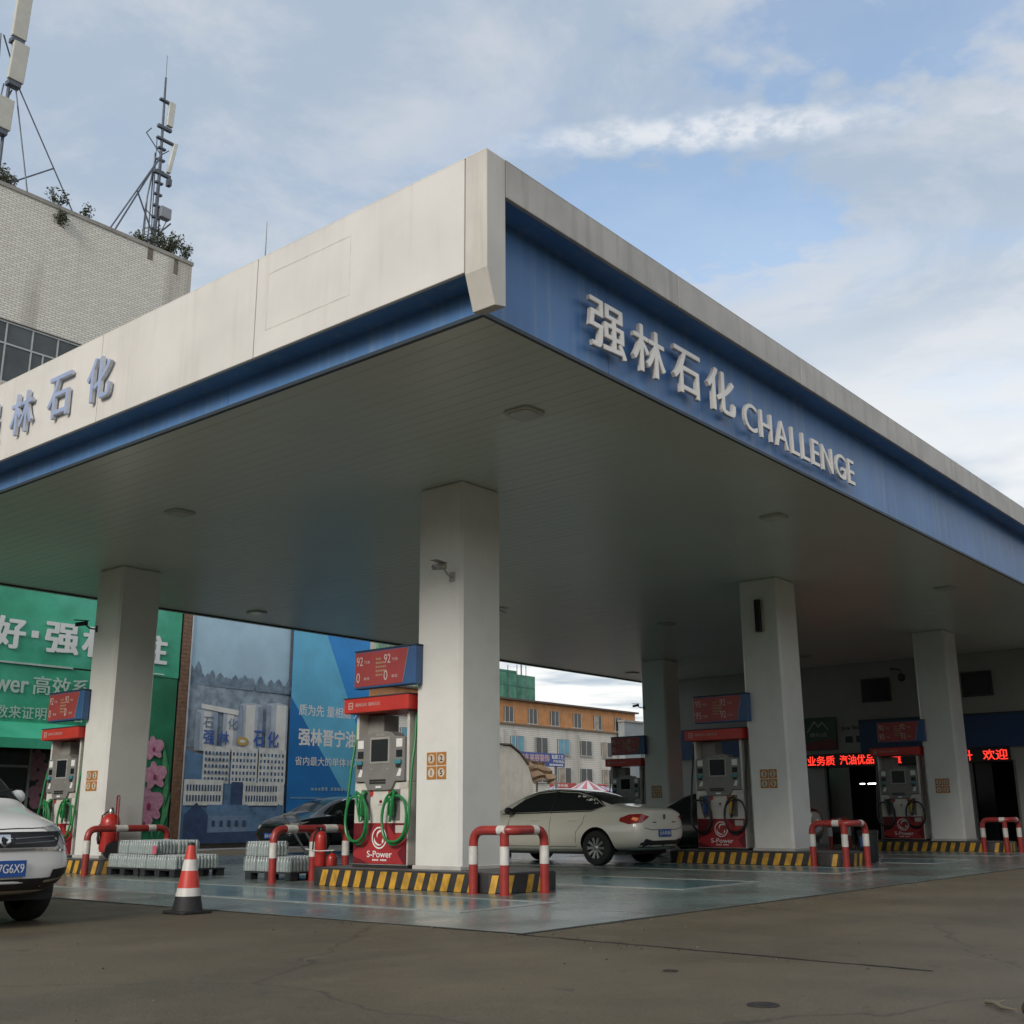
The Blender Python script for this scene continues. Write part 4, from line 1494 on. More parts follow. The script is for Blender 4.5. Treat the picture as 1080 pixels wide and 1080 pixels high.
# ------------------------------------------------------------------ fire extinguishers
FEX = M('extinguisher_red', (.40, .028, .022), .28, var=.12, vs=8)
fe = thing('wheeled_extinguisher', 'large wheeled red fire extinguisher beside the left column', 'extinguisher', (11.45, 18.74, .254), rad(-25))
MB().lathe([(.02, .10), (.15, .12), (.17, .17), (.17, .62), (.15, .70), (.09, .76), (.05, .78)], 20).build('tank', FEX, fe, smooth=True, fix=True)
MB().lathe([(.05, .78), (.055, .82), (.035, .86), (.02, .88)], 12).build('valve', METAL, fe, smooth=True, fix=True)
MB().tube(smoothpath([(.10, .17, .30), (.10, .17, 1.08), (.10, -.17, 1.08), (.10, -.17, .30)], .06), .014, 8).build('handle_frame', M('dull_red_steel', (.22, .03, .03), .45), fe, smooth=True)
for s_ in (-1, 1):
    MB().lathe([(.03, -.03), (.14, -.03), (.15, 0), (.14, .03), (.03, .03)], 20, (.06, s_ * .22, .15), 'y').build('wheel', BLACK, fe, smooth=True, fix=True)
hp = [Vector((-.175 - .01 * i % .02, .11 * math.cos(i * .55), .42 + .16 * math.sin(i * .55))) for i in range(26)]
MB().tube([(-.02, 0, .84), (-.14, .05, .74)] + hp, .014, 8).build('hose', BLACK, fe, smooth=True)
MB().prism([(-.10, .36), (.10, .36), (.10, .52), (-.10, .52)], (-.172, 0, 0), FX, .003).build('label_sheet', INK, fe)
for i, (x, y, h, lab) in enumerate(((11.36, 13.0, .52, 'small red fire extinguisher at the end of the nearest island'), (11.85, 13.3, .44, 'shorter red fire extinguisher behind the far rail of the nearest island'))):
    t = thing('fire_extinguisher', lab, 'extinguisher', (x, y, .258 if y < 13.1 else .008), 0, 'hand extinguishers')
    MB().lathe([(.075, 0), (.085, .02), (.085, h * .78), (.07, h * .88), (.03, h * .94)], 16).build('cylinder', FEX, t, smooth=True, fix=True)
    MB().lathe([(.03, h * .94), (.03, h), (.015, h + .03)], 10).build('valve', BLACKP, t, smooth=True, fix=True)
    MB().box(-.10, .03, -.012, .012, h + .005, h + .025).build('lever', BLACKP, t)
    MB().tube(smoothpath([(-.03, 0, h), (-.12, .02, h - .08), (-.10, .06, h * .4)], .05), .012, 8).build('hose', BLACK, t, smooth=True)

# ------------------------------------------------------------------ bottled water on pallets
BOTTLE = M('water_bottle_plastic', (.50, .60, .59), .14, var=.18, vs=14, trans=.45)
FILM = bpy.data.materials.new('shrink_film')
FILM.use_nodes = True
_t = FILM.node_tree
_p = _t.nodes['Principled BSDF']
_p.inputs['Base Color'].default_value = (.72, .77, .76, 1)
_p.inputs['Roughness'].default_value = .16
_tr = N(_t, 'ShaderNodeBsdfTransparent')
_mx = N(_t, 'ShaderNodeMixShader')
_mx.inputs[0].default_value = .16
_t.links.new(_tr.outputs[0], _mx.inputs[1])
_t.links.new(_p.outputs[0], _mx.inputs[2])
_t.links.new(_mx.outputs[0], _t.nodes['Material Output'].inputs[0])
CAPW = M('bottle_cap', (.55, .60, .62), .4)
PALB = M('black_pallet_plastic', (.022, .024, .028), .5, var=.2, vs=6)


def pallet(label, loc, sx, sy):
    t = thing('pallet', label, 'pallet', loc, 0, 'black plastic pallets')
    for i in range(3):
        for j in range(3):
            cx_, cy_ = .08 + (sx - .16) * i / 2, .08 + (sy - .16) * j / 2
            MB().box(cx_ - .07, cx_ + .07, cy_ - .07, cy_ + .07, 0, .10).build('block', PALB, t)
    n = 7
    for i in range(n):
        a = sx * i / n
        MB().box(a + .006, a + sx / n - .006, 0, sy, .102, .125).build('deck_board', PALB, t)
    return t


PK = (.40, .27, .225)
packproto = None


def water_pack(label, loc, rz):
    global packproto
    if packproto is None:
        t = thing('water_pack', label, 'water pack', loc, rz, 'shrink wrapped water packs')
        m = MB()
        for i in range(6):
            for j in range(4):
                cx_, cy_ = (i + .5) * PK[0] / 6, (j + .5) * PK[1] / 4
                m.lathe([(.026, .002), (.031, .012), (.031, .06), (.028, .075), (.031, .09), (.031, .14), (.024, .17), (.013, .192), (.013, .20)], 9, (cx_, cy_, 0))
        m.build('bottles', BOTTLE, t, smooth=True)
        m = MB()
        for i in range(6):
            for j in range(4):
                m.lathe([(.0145, .20), (.0145, .218)], 8, ((i + .5) * PK[0] / 6, (j + .5) * PK[1] / 4, 0))
        m.build('caps', CAPW, t)
        # film: box whose faces dip between the bottles
        vs, fs = [], []
        ring = []
        for (a, b_, nx, ny, L, n) in ((0, 0, 1, 0, PK[0], 24), (PK[0], 0, 0, 1, PK[1], 16), (PK[0], PK[1], -1, 0, PK[0], 24), (0, PK[1], 0, -1, PK[1], 16)):
            for k_ in range(n):
                d_ = .004 * abs(math.sin(PI * (k_ / 4.)))
                px, py = a + nx * L * k_ / n, b_ + ny * L * k_ / n
                ox, oy = ny, -nx
                ring.append((px + ox * d_, py + oy * d_))
        zs = [.0, .05, .12, .18, .215, .222]
        sh = [.0, .003, .003, .0, -.012, -.03]
        c0, c1 = PK[0] / 2, PK[1] / 2
        for z_, s_ in zip(zs, sh):
            for (px, py) in ring:
                dx, dy = px - c0, py - c1
                vs.append((px + (s_ if dx > 0 else -s_) * (abs(dx) / c0), py + (s_ if dy > 0 else -s_) * (abs(dy) / c1), z_))
        n = len(ring)
        for i in range(len(zs) - 1):
            for k_ in range(n):
                fs.append((i * n + k_, i * n + (k_ + 1) % n, (i + 1) * n + (k_ + 1) % n, (i + 1) * n + k_))
        fs.append(tuple(range((len(zs) - 1) * n, len(zs) * n)))
        MB().add(vs, fs).build('film', FILM, t, smooth=True)
        packproto = t
        return t
    return copy_tree(packproto, loc, rz, label)


pallet('black pallet under the longer stack of water by the left column', (11.25, 16.42, .008), 1.0, 1.0)
pallet('black pallet under the left half of the longer water stack', (11.25, 17.46, .008), 1.0, .98)
pallet('black pallet under the short stack of water before the nearest island', (11.62, 13.96, .008), 1.0, 1.12)
z1 = .136
for st, (x0, y0, ny, nx, lay2, desc) in enumerate(((11.26, 16.42, 7, 2, (2, 3, 4, 5), 'longer stack by left column'), (11.63, 13.98, 4, 2, (2, 3), 'short stack before nearest island'))):
    ordn = ('first', 'second', 'third', 'fourth', 'fifth', 'sixth', 'seventh', 'eighth', 'ninth')
    for j in range(ny):
        for i in range(nx):
            water_pack('bottom water pack, %s, %s from the right, %s row' % (desc, ordn[j], ('front', 'rear')[i]), (x0 + i * .43, y0 + j * .288 + random.uniform(-.004, .004), z1), random.uniform(-.02, .02))
            if j in lay2 and (st == 0 or i == 0):
                water_pack('upper water pack, %s, over the %s from right, %s row' % (desc, ordn[j], ('front', 'rear')[i]), (x0 + i * .43 + .02, y0 + j * .288 + .01, z1 + .226), random.uniform(-.05, .05))
pk = thing('price_tag', 'pink paper price tag hanging on the longer water stack', 'tag', (11.235, 17.0, .37))
MB().prism([(-.055, 0), (.055, 0), (.055, .13), (-.055, .13)], (0, 0, 0), FX, .003).build('sheet', M('pink_paper', (.55, .10, .16), .6), pk)
# hand truck leaning behind the short stack
ht = thing('hand_truck', 'grey steel hand truck handle leaning over the short water stack', 'hand truck', (12.75, 14.55, .008))
for s_ in (-1, 1):
    MB().tube([(0, s_ * .14, .10), (-1.02 + .05, -.06 + s_ * .14 - .25, .98)], .016, 8).build('side_tube', METAL, ht, smooth=True)
    MB().lathe([(.02, -.02), (.08, -.02), (.085, 0), (.08, .02), (.02, .02)], 16, (.03, s_ * .19, .085), 'y').build('wheel', BLACK, ht, smooth=True, fix=True)
MB().tube([(-.97, -.17, .98), (-.97, -.45, .98)], .016, 8).build('grip_bar', METAL, ht, smooth=True)
MB().box(-.02, .26, -.16, .16, .02, .03).build('toe_plate', METAL, ht)
rp = MB().tube(smoothpath([(11.25, 13.2, .50), (11.2, 12.9, .47), (11.22, 12.55, .49)], .3), .008, 6).build('barrier_cord', M('white_cord', (.55, .53, .5), .6), None, smooth=True)
tag(rp, 'thin white cord tied before the small red extinguishers', 'cord')

# ------------------------------------------------------------------ rear wall: green banner, pier, blue billboard
YW = 29.3
gw = thing('banner_wall', 'green printed banner wall with large white characters and orchids', 'banner', (14.0, YW, 0))
GRN = M('banner_green', (.045, .38, .22), .5, var=.22, vs=.7, dirt=(.11, .52, .37), dirt_amt=.7, dirt_scale=.5, bump=.25, bs=2.5)
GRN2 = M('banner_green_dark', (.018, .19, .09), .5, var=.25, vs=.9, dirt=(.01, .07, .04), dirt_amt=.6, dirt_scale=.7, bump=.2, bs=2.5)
MB().box(4, 19.75, YW + .03, YW + .3, 0, 8.0).build('wall', M('rear_wall_render', (.3, .3, .28), .7), gw, world=True)
# upper banner as a slightly rippled sheet
def cloth(name, x0, x1, z0, z1, y, mat, parent, amp=.03, nx=60, nz=10):
    vs, fs = [], []
    for j in range(nz + 1):
        for i in range(nx + 1):
            x_, z_ = x0 + (x1 - x0) * i / nx, z0 + (z1 - z0) * j / nz
            w = amp * (math.sin(x_ * 2.1 + z_ * 1.3) + .6 * math.sin(x_ * 5.3 - z_ * 2.7 + 1) + .5 * math.sin(z_ * 4.1 + x_ * .8)) * .5
            vs.append((x_, y - .02 + w * .5, z_))
    for j in range(nz):
        for i in range(nx):
            a = j * (nx + 1) + i
            fs.append((a, a + 1, a + nx + 2, a + nx + 1))
    return MB().add(vs, fs).build(name, mat, parent, smooth=True, world=True)


cloth('upper_banner', 4, 19.72, 4.98, 7.9, YW - .02, GRN, gw)
cloth('lower_banner', 4, 17.2, 2.75, 4.93, YW - .03, GRN, gw)
MB().box(4, 16.3, YW - .10, YW - .05, 4.935, 4.985).build('batten', M('batten_pale', (.45, .55, .50), .5), gw, world=True)
MB().box(18.6, 19.2, YW - .085, YW - .07, 5.03, 5.06).build('underline', INK, gw, world=True)
ORC = M('orchid_pink', (.56, .27, .37), .5, var=.25, vs=9)
ORD = M('orchid_centre', (.30, .04, .10), .5)
LEAFP = M('printed_leaf', (.08, .30, .13), .5, var=.3, vs=4)
OB = (0, YW - .075, 0)
for ch, a, b_ in (('你', 13.0, 13.9), ('好', 13.98, 14.86), ('强', 15.40, 16.42), ('林', 16.50, 17.5), ('专', 17.65, 18.25), ('注', 18.38, 19.27)):
    q = MB()
    text_into(q, ch, a, b_, 5.32, 6.18, OB, FY, .012, .042)
    q.build('character', INK, gw, world=True)
MB().prism([(15.02, 5.68), (15.22, 5.68), (15.22, 5.87), (15.02, 5.87)], OB, FY, .004).build('centre_dot', INK, gw, world=True)
q = MB()
text_into(q, 'S-Power', 13.1, 15.09, 4.17, 4.66, (0, YW - .085, 0), FY, .004, .03)
text_into(q, '高效系统', 15.2, 17.4, 4.17, 4.68, (0, YW - .085, 0), FY, .004, .015)
q.build('lettering', M('banner_print_pale', (.48, .58, .52), .5), gw, world=True)
q = MB()
text_into(q, '数来证明给你看', 14.25, 16.75, 3.50, 3.84, (0, YW - .085, 0), FY, .004, .008)
q.build('lettering', M('banner_print_pale', (.48, .58, .52), .5), gw, world=True)
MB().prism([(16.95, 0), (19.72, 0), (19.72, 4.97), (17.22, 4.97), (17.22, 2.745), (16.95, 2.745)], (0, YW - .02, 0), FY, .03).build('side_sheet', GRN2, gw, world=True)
for (x_, z_, s_) in ((19.05, 2.9, .36), (19.15, 2.12, .42), (19.02, 1.3, .52), (18.9, .82, .3)):
    q = MB()
    for k_ in range(5):
        a = PI / 2 + 2 * PI * k_ / 5 + .2 * math.sin(7 * x_)
        wd = 1.25 if k_ in (1, 4) else .72
        ca, sa = math.cos(a), math.sin(a)
        pts = [(x_ + s_ * (ca * (.5 + .5 * math.cos(b_)) - sa * .42 * wd * math.sin(b_) * (1 + .12 * math.cos(3 * b_))), z_ + s_ * (sa * (.5 + .5 * math.cos(b_)) + ca * .42 * wd * math.sin(b_) * (1 + .12 * math.cos(3 * b_)))) for b_ in [2 * PI * i / 14 for i in range(14)]]
        q.prism(pts, (0, YW - .055 - .004 * k_, 0), FY, .003)
    q.mat(1)
    q.prism(ring_pts(x_, z_ - .08 * s_, .13 * s_, .2 * s_, 10), (0, YW - .082, 0), FY, .003)
    q.build('orchid', [ORC, ORD], gw, world=True)
for (x_, z_, a, L_) in ((19.4, .4, 1.3, 1.3), (19.25, .3, 1.8, 1.5), (18.5, .3, 1.2, 1.2), (19.5, .9, 1.5, 1.6), (18.3, .5, 2.0, 1.4), (19.55, 1.9, 1.7, 1.2)):
    dx, dz = math.cos(a), math.sin(a)
    MB().prism([(x_, z_), (x_ + dx * L_ * .5 + dz * .09, z_ + dz * L_ * .5 - dx * .09), (x_ + dx * L_, z_ + dz * L_), (x_ + dx * L_ * .5 - dz * .09, z_ + dz * L_ * .5 + dx * .09)], (0, YW - .048 - random.random() * .004, 0), FY, .002).build('printed_leaf', LEAFP, gw, world=True)
# awning and shopfront below the banner
aw = thing('awning', 'dark green sloping fabric awning below the green banner', 'awning', (14, YW, 2.6))
MB().add([(4, YW - .06, 3.42), (16.55, YW - .06, 3.42), (16.75, YW - .95, 2.95), (4, YW - .95, 2.95), (16.75, YW - .95, 2.70), (4, YW - .95, 2.70)], [(0, 3, 2, 1), (3, 5, 4, 2), (0, 1, 2, 3)][:2]).build('canvas', GRN, aw, world=True)
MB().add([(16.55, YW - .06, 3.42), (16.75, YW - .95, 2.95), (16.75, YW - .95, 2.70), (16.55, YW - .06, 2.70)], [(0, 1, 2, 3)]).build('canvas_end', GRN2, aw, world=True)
MB().tube([(16.7, YW - .06, 2.4), (16.72, YW - .95, 2.93)], .02, 6).build('stay', GALV, aw, world=True)
sf = thing('shopfront', 'dark shop window with faint orchid print beneath the green awning', 'shop window', (14, YW, 0))
MB().box(4, 16.94, YW - .04, YW + .02, 0, 2.74).build('glazing', M('shop_glass', (.02, .026, .024), .12, var=.2), sf, world=True)
for x_ in (13.2, 14.2, 15.35, 16.9):
    MB().box(x_ - .03, x_ + .03, YW - .08, YW - .041, 0, 2.74).build('mullion', M('window_frame_grey', (.22, .23, .24), .4), sf, world=True)
MB().box(4, 15.3, YW - .079, YW - .042, 2.25, 2.31).build('transom', M('window_frame_grey', (.22, .23, .24), .4), sf, world=True)
for (x_, z_, s_) in ((15.6, 2.2, .32), (15.75, 1.55, .4), (15.55, 2.75 - .25, .24)):
    q = MB()
    for k_ in range(5):
        a = PI / 2 + 2 * PI * k_ / 5
        q.prism([(x_ + s_ * (.55 * math.cos(a) + .45 * math.cos(b_)), z_ + s_ * (.55 * math.sin(a) + .45 * math.sin(b_))) for b_ in [2 * PI * i / 10 for i in range(10)]], (0, YW - .046 - .004 * k_, 0), FY, .003)
    q.build('orchid_print', M('orchid_dim', (.26, .13, .16), .5, var=.2, vs=8), sf, world=True)
# brown tiled pier
pr = thing('tiled_pier', 'narrow brown tiled pier between green banner and blue billboard', 'pier', (19.95, YW, 0))
BRN = M('brown_tile', (.20, .11, .065), .5, var=.25, vs=7)
MB().box(19.79, 20.10, YW - .02, YW + .4, 0, 8.0).build('core', M('pier_grout', (.12, .08, .055), .8), pr, world=True)
tl = MB().box(0, .142, -.012, 0, 0, .115).build('tile', BRN, pr, bevel=.004, seg=1)
z_ = .01
k = 0
while z_ < 7.6:
    for c in (0, 1):
        o = tl if k == 0 else share(tl, pr, (0, 0, 0))
        o.location = (19.80 + c * .147 - 19.95, -.02, z_)
        k += 1
    z_ += .122
# blue billboard
bb = thing('billboard', 'tall blue billboard with oil tank photo and white characters', 'billboard', (23.8, YW, 0))
MB().box(20.13, 27.52, YW + .02, YW + .12, .05, 8.0).build('board', M('board_back', (.25, .26, .27), .6), bb, world=True)
MB().box(20.11, 20.16, YW - .03, YW + .02, .05, 8.0).build('edge_frame', M('frame_pale', (.50, .52, .53), .4), bb, world=True)
MB().box(27.49, 27.55, YW - .03, YW + .02, .05, 8.0).build('edge_frame', M('frame_pale', (.50, .52, .53), .4), bb, world=True)
lay = [0]


def printed(name, pts, mat):
    lay[0] += 1
    MB().prism(pts, (0, YW + .017 - .0015 * lay[0], 0), FY, .0012).build(name, mat, bb, world=True)


P_SKY = M('print_sky', (.40, .57, .68), .5, var=.10, vs=.8)
P_HILL = M('print_hill', (.29, .36, .43), .6, var=.35, vs=3)
P_TREE = M('print_tree', (.19, .26, .33), .6, var=.35, vs=5)
P_TANK = M('print_tank', (.46, .52, .58), .5, var=.15, vs=2)
P_TANKL = M('print_tank_light', (.74, .74, .70), .5, var=.1, vs=2)
P_BLD = M('print_building', (.64, .66, .63), .5, var=.18, vs=4)
P_DARK = M('print_navy', (.04, .075, .16), .5, var=.2, vs=4)
P_MID = M('print_mid_blue', (.11, .21, .35), .5, var=.25, vs=3)
P_B1 = M('print_blue_deep', (.014, .165, .45), .45, var=.12, vs=1)
P_B2 = M('print_blue_light', (.12, .45, .66), .45, var=.12, vs=1)
P_B3 = M('print_blue_mid', (.018, .25, .63), .45, var=.1, vs=1)
printed('print_sky', [(20.16, 4.2), (23.98, 4.2), (23.98, 8.0), (20.16, 8.0)], P_SKY)
hill = [(20.16, 3.0), (24.0, 3.0), (24.0, 4.95)] + [(24.0 - 3.84 * i / 14, 4.90 + .10 * math.sin(i * 1.9) + .012 * i) for i in range(1, 14)] + [(20.16, 5.05)]
printed('print_hill', hill, P_HILL)
for i in range(22):
    x_ = 20.25 + 3.65 * i / 21 + random.uniform(-.06, .06)
    h_ = random.uniform(.25, .52) + (.25 if x_ < 20.5 else 0)
    w_ = random.uniform(.12, .2)
    zb = 4.82 + .02 * (22 - i) / 10
    printed('print_tree', [(x_ - w_ * .7, zb), (x_ + w_ * .7, zb), (x_ + w_, zb + h_ * .4), (x_ + w_ * .55, zb + h_ * .8), (x_, zb + h_), (x_ - w_ * .6, zb + h_ * .75), (x_ - w_, zb + h_ * .35)], P_TREE)
for (x0, x1, z0, z1, c, l0, l1) in ((20.45, 21.25, 2.9, 4.05, P_TANK, 20.75, 21.0), (21.45, 22.15, 2.9, 4.1, P_TANK, 21.6, 21.85), (22.05, 22.95, 2.9, 4.35, P_TANK, 22.3, 22.65), (23.1, 23.97, 2.9, 4.42, P_TANK, 23.5, 23.9)):
    printed('print_tank', [(x0, z0), (x1, z0), (x1, z1), (x1 - .08, z1 + .06), ((x0 + x1) / 2, z1 + .1), (x0 + .08, z1 + .06), (x0, z1)], c)
    printed('print_tank_highlight', [(l0, z0), (l1, z0), (l1, z1 + .03), (l0, z1 + .03)], P_TANKL)
for (x0, x1, z1) in ((21.08, 21.25, 4.05), (21.98, 22.13, 4.1), (22.76, 22.95, 4.35), (20.45, 20.58, 4.05), (22.05, 22.16, 4.35), (23.1, 23.25, 4.42)):
    printed('print_tank_shade', [(x0, 2.9), (x1, 2.9), (x1, z1), (x0, z1)], M('print_tank_dark', (.30, .36, .45), .5, var=.2, vs=3))
printed('print_pipe', [(20.62, 4.30), (22.0, 4.18), (22.0, 4.02), (20.62, 4.16)], P_TANKL)
for ch, a in (('石', 20.72), ('化', 21.62)):
    lay[0] += 1
    q = MB()
    text_into(q, ch, a, a + .36, 3.58, 3.92, (0, YW + .017 - .0015 * lay[0], 0), FY, .001, 0)
    q.build('printed_character', P_MID, bb, world=True)
P_ROOFCH = M('print_sign_blue', (.05, .12, .40), .5, var=.1)
for ch, x_, w_, h_, m_ in (('强', 20.74, .40, .42, P_ROOFCH), ('林', 21.32, .36, .42, P_ROOFCH), ('石', 22.62, .42, .50, P_ROOFCH), ('化', 23.18, .44, .50, P_ROOFCH)):
    lay[0] += 1
    q = MB()
    text_into(q, ch, x_, x_ + w_, 3.10, 3.10 + h_, (0, YW + .017 - .0015 * lay[0], 0), FY, .001, .02)
    q.build('printed_character', m_, bb, world=True)
printed('print_round_logo', ring_pts(22.2, 3.24, .22, .14, 14), M('print_orange', (.55, .36, .10), .5))
printed('print_round_logo_core', ring_pts(22.2, 3.24, .12, .05, 12), P_TANKL)
printed('print_shadow_block', [(20.16, .2), (23.95, .2), (23.95, 2.2), (20.16, 2.9)], P_MID)
for (x0, x1) in ((20.78, 21.75), (21.80, 22.80), (22.85, 23.93)):
    printed('print_building', [(x0, 1.95), (x1, 1.95), (x1, 3.02), (x0, 3.08)], P_BLD)
    for r in range(5):
        for c in range(7):
            a, b_ = x0 + .05 + c * (x1 - x0 - .06) / 7, 2.03 + r * .19
            lay[0] = 60
            MB().prism([(a, b_), (a + .07, b_), (a + .07, b_ + .10), (a, b_ + .10)], (0, YW + .017 - .0015 * 62, 0), FY, .001).build('print_window', P_DARK if (r + c) % 3 else P_MID, bb, world=True)
lay[0] = 63
printed('print_low_block', [(20.16, 1.3), (21.55, 1.3), (21.55, 2.05), (20.16, 2.05)], P_BLD)
printed('print_low_block', [(22.3, 1.3), (23.9, 1.3), (23.9, 1.98), (22.3, 1.98)], P_BLD)
printed('print_entrance', [(21.85, 1.1), (22.28, 1.1), (22.28, 2.0), (21.85, 2.0)], P_DARK)
for r in range(2):
    for c in range(12):
        a = 20.25 + c * .105 if c < 12 else 0
        for base in (0, 2.15):
            MB().prism([(a + base, 1.42 + r * .3), (a + base + .055, 1.42 + r * .3), (a + base + .055, 1.6 + r * .3), (a + base, 1.6 + r * .3)], (0, YW + .017 - .0015 * 68, 0), FY, .001).build('print_window', P_DARK, bb, world=True)
lay[0] = 70
printed('print_house_wall', [(20.22, .5), (22.6, .5), (22.6, 1.0), (20.22, 1.0)], M('print_house', (.16, .24, .36), .5, var=.2, vs=3))
printed('print_house_roof', [(20.95, 1.0), (22.75, 1.0), (22.5, 1.32), (21.0, 1.32)], P_MID)
printed('print_house_gable', [(20.2, .5), (21.05, .5), (21.05, 1.02), (20.62, 1.38), (20.2, 1.02)], P_DARK)
for i in range(5):
    printed('print_window', [(21.2 + i * .28, .68), (21.32 + i * .28, .68), (21.32 + i * .28, .86), (21.2 + i * .28, .86)], P_DARK)
printed('print_reed_bank', [(22.5, .5)] + [(22.5 + i * .1, .9 + .22 * ((i * 7) % 5) / 4 + .02 * i) for i in range(15)] + [(23.92, .5)], P_MID)
printed('print_hedge', [(20.2, .2), (23.9, .2), (23.9, .55), (20.2, .5)], P_DARK)
printed('print_blue_field', [(24.0, .06), (27.48, .06), (27.48, 8.0), (24.0, 8.0)], P_B1)
printed('print_light_facet', [(24.02, 4.75), (24.02, 8.0), (25.2, 8.0), (27.48, 3.3), (27.48, 1.3), (26.3, 1.9)], P_B2)
printed('print_mid_facet', [(24.95, 8.0), (27.48, 8.0), (27.48, 4.0), (26.9, 4.05)], P_B3)
for s_, a, b_, v0, v1, bo in (('质为先 量相随 万', 24.36, 27.12, 4.18, 4.55, .012), ('强林晋宁油库', 24.38, 27.9 - .45, 3.20, 3.78, .035), ('省内最大的单体10万方', 24.28, 27.44, 2.57, 2.86, .006)):
    lay[0] += 1
    q = MB()
    text_into(q, s_, a, b_, v0, v1, (0, YW + .017 - .0015 * lay[0], 0), FY, .001, bo)
    q.build('printed_lettering', INK, bb, world=True)
for x0, x1, zz, hh in ((25.0, 25.75, 1.78, .12), (25.85, 26.75, 1.78, .12), (24.15, 27.1, 1.52, .05)):
    lay[0] += 1
    q = MB()
    n = int((x1 - x0) / (hh * 1.1))
    for i in range(n):
        a = x0 + i * (x1 - x0) / n
        q.box(a, a + (x1 - x0) / n * .7, YW + .017 - .0015 * lay[0], YW + .0175 - .0015 * lay[0], zz, zz + hh * random.uniform(.7, 1))
    q.build('printed_small_print', M('print_pale_blue', (.22, .36, .48), .5), bb, world=True)

# ------------------------------------------------------------------ shop on the right
shp = thing('shop_building', 'white fuel station shop with dark doorways and blue fascia band', 'shop', (35, 14, 0))
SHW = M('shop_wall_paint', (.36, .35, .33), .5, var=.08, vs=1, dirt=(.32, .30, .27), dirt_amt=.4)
DOORS = ((9.98, 11.26), (14.10, 15.86))
WINS = ((10.36, 11.26, 4.30, 5.04), (13.46, 14.40, 4.34, 5.08))
ycuts = [2.0, 9.98, 11.26, 14.10, 15.86, 26.0]
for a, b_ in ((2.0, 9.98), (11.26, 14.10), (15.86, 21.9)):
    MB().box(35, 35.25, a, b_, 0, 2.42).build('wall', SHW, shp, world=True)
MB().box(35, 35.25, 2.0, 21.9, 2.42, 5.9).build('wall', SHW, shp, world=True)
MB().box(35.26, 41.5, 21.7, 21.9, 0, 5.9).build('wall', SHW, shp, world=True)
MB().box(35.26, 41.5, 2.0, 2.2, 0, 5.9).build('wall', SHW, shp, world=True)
MB().box(41.5, 41.7, 2.0, 21.9, 0, 5.9).build('wall', M('shop_inside', (.10, .10, .095), .7), shp, world=True)
MB().box(35.26, 41.5, 2.2, 21.7, 2.95, 3.05).build('inner_ceiling', M('shop_inside', (.10, .10, .095), .7), shp, world=True)
for a, b_, c, e_ in WINS:
    wn = MB().box(34.96, 34.995, a, b_, c, e_).build('window', M('window_frame_dark', (.03, .03, .035), .5), shp, world=True)
    mm = MB().box(34.95, 34.958, a + .05, b_ - .05, c + .05, e_ - .05)
    pn = mm.build('pane', SCREEN, shp, world=True)
for a, b_ in DOORS:
    f_ = MB()
    f_.box(34.97, 35.02, a, a + .06, 0, 2.42)
    f_.box(34.97, 35.02, b_ - .06, b_, 0, 2.42)
    f_.build('door_frame', M('door_frame_grey', (.16, .16, .16), .4), shp, world=True)
    MB().box(35.08, 35.10, a + (b_ - a) * .55, b_ - .06, .02, 2.40).build('door_leaf', M('door_glass', (.03, .033, .035), .1, trans=.6), shp, world=True)
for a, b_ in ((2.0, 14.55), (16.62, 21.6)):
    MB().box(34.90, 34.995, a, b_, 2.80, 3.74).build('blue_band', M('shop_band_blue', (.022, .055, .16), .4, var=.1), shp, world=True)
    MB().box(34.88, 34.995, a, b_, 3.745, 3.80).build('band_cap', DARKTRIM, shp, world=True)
q = MB()
text_into(q, 'Joy Store', -15.18, -14.32, 3.50, 3.64, (34.985, 0, 0), FX, .01, .02)
for i in range(2):
    q.box(34.985, 34.995, 14.95 - i * .36 - .12, 14.95 - i * .36 + .12, 3.12, 3.32)
tag(q.build('wall_lettering', INKBLK, shp, world=True), kind='stuff')
gsn = thing('mountain_sign', 'dark green shop sign with white mountain outline and red foot', 'sign', (34.99, 15.9, 2.9))
MB().box(34.93, 34.99, 15.34, 16.44, 2.92, 3.96).build('panel', M('sign_dark_green', (.035, .075, .05), .4), gsn, world=True, bevel=.008, seg=1)
MB().prism([(-16.42, 2.94), (-15.36, 2.94), (-15.36, 3.22), (-15.7, 3.25), (-16.1, 3.2), (-16.42, 3.10)], (34.925, 0, 0), FX, .004).build('red_foot', M('sign_dark_red', (.16, .015, .02), .4), gsn, world=True)
q = MB()
pk_ = [(-16.32, 3.50), (-16.14, 3.74), (-16.05, 3.82), (-15.93, 3.66), (-15.80, 3.80), (-15.60, 3.56)]
for (a, b_) in zip(pk_, pk_[1:]):
    q.prism([(a[0], a[1] - .022), (b_[0], b_[1] - .022), (b_[0], b_[1] + .022), (a[0], a[1] + .022)], (34.925, 0, 0), FX, .004)
text_into(q, '便利店', -16.25, -15.65, 3.34, 3.48, (34.925, 0, 0), FX, .003, .0)
q.build('mountain_outline', M('sign_pale_print', (.45, .48, .45), .5), gsn, world=True)
led = thing('led_sign', 'long black message board with glowing red characters over shop doors', 'led sign', (34.9, 13.2, 2.4))
MB().box(34.84, 34.895, 10.05, 16.55, 2.37, 2.785).build('housing', BLACKP, led, world=True, bevel=.006, seg=1)
LEDM = M('led_red', (.4, .01, .01), .5, var=0, emit=(1.0, .04, .025), es=1.1)
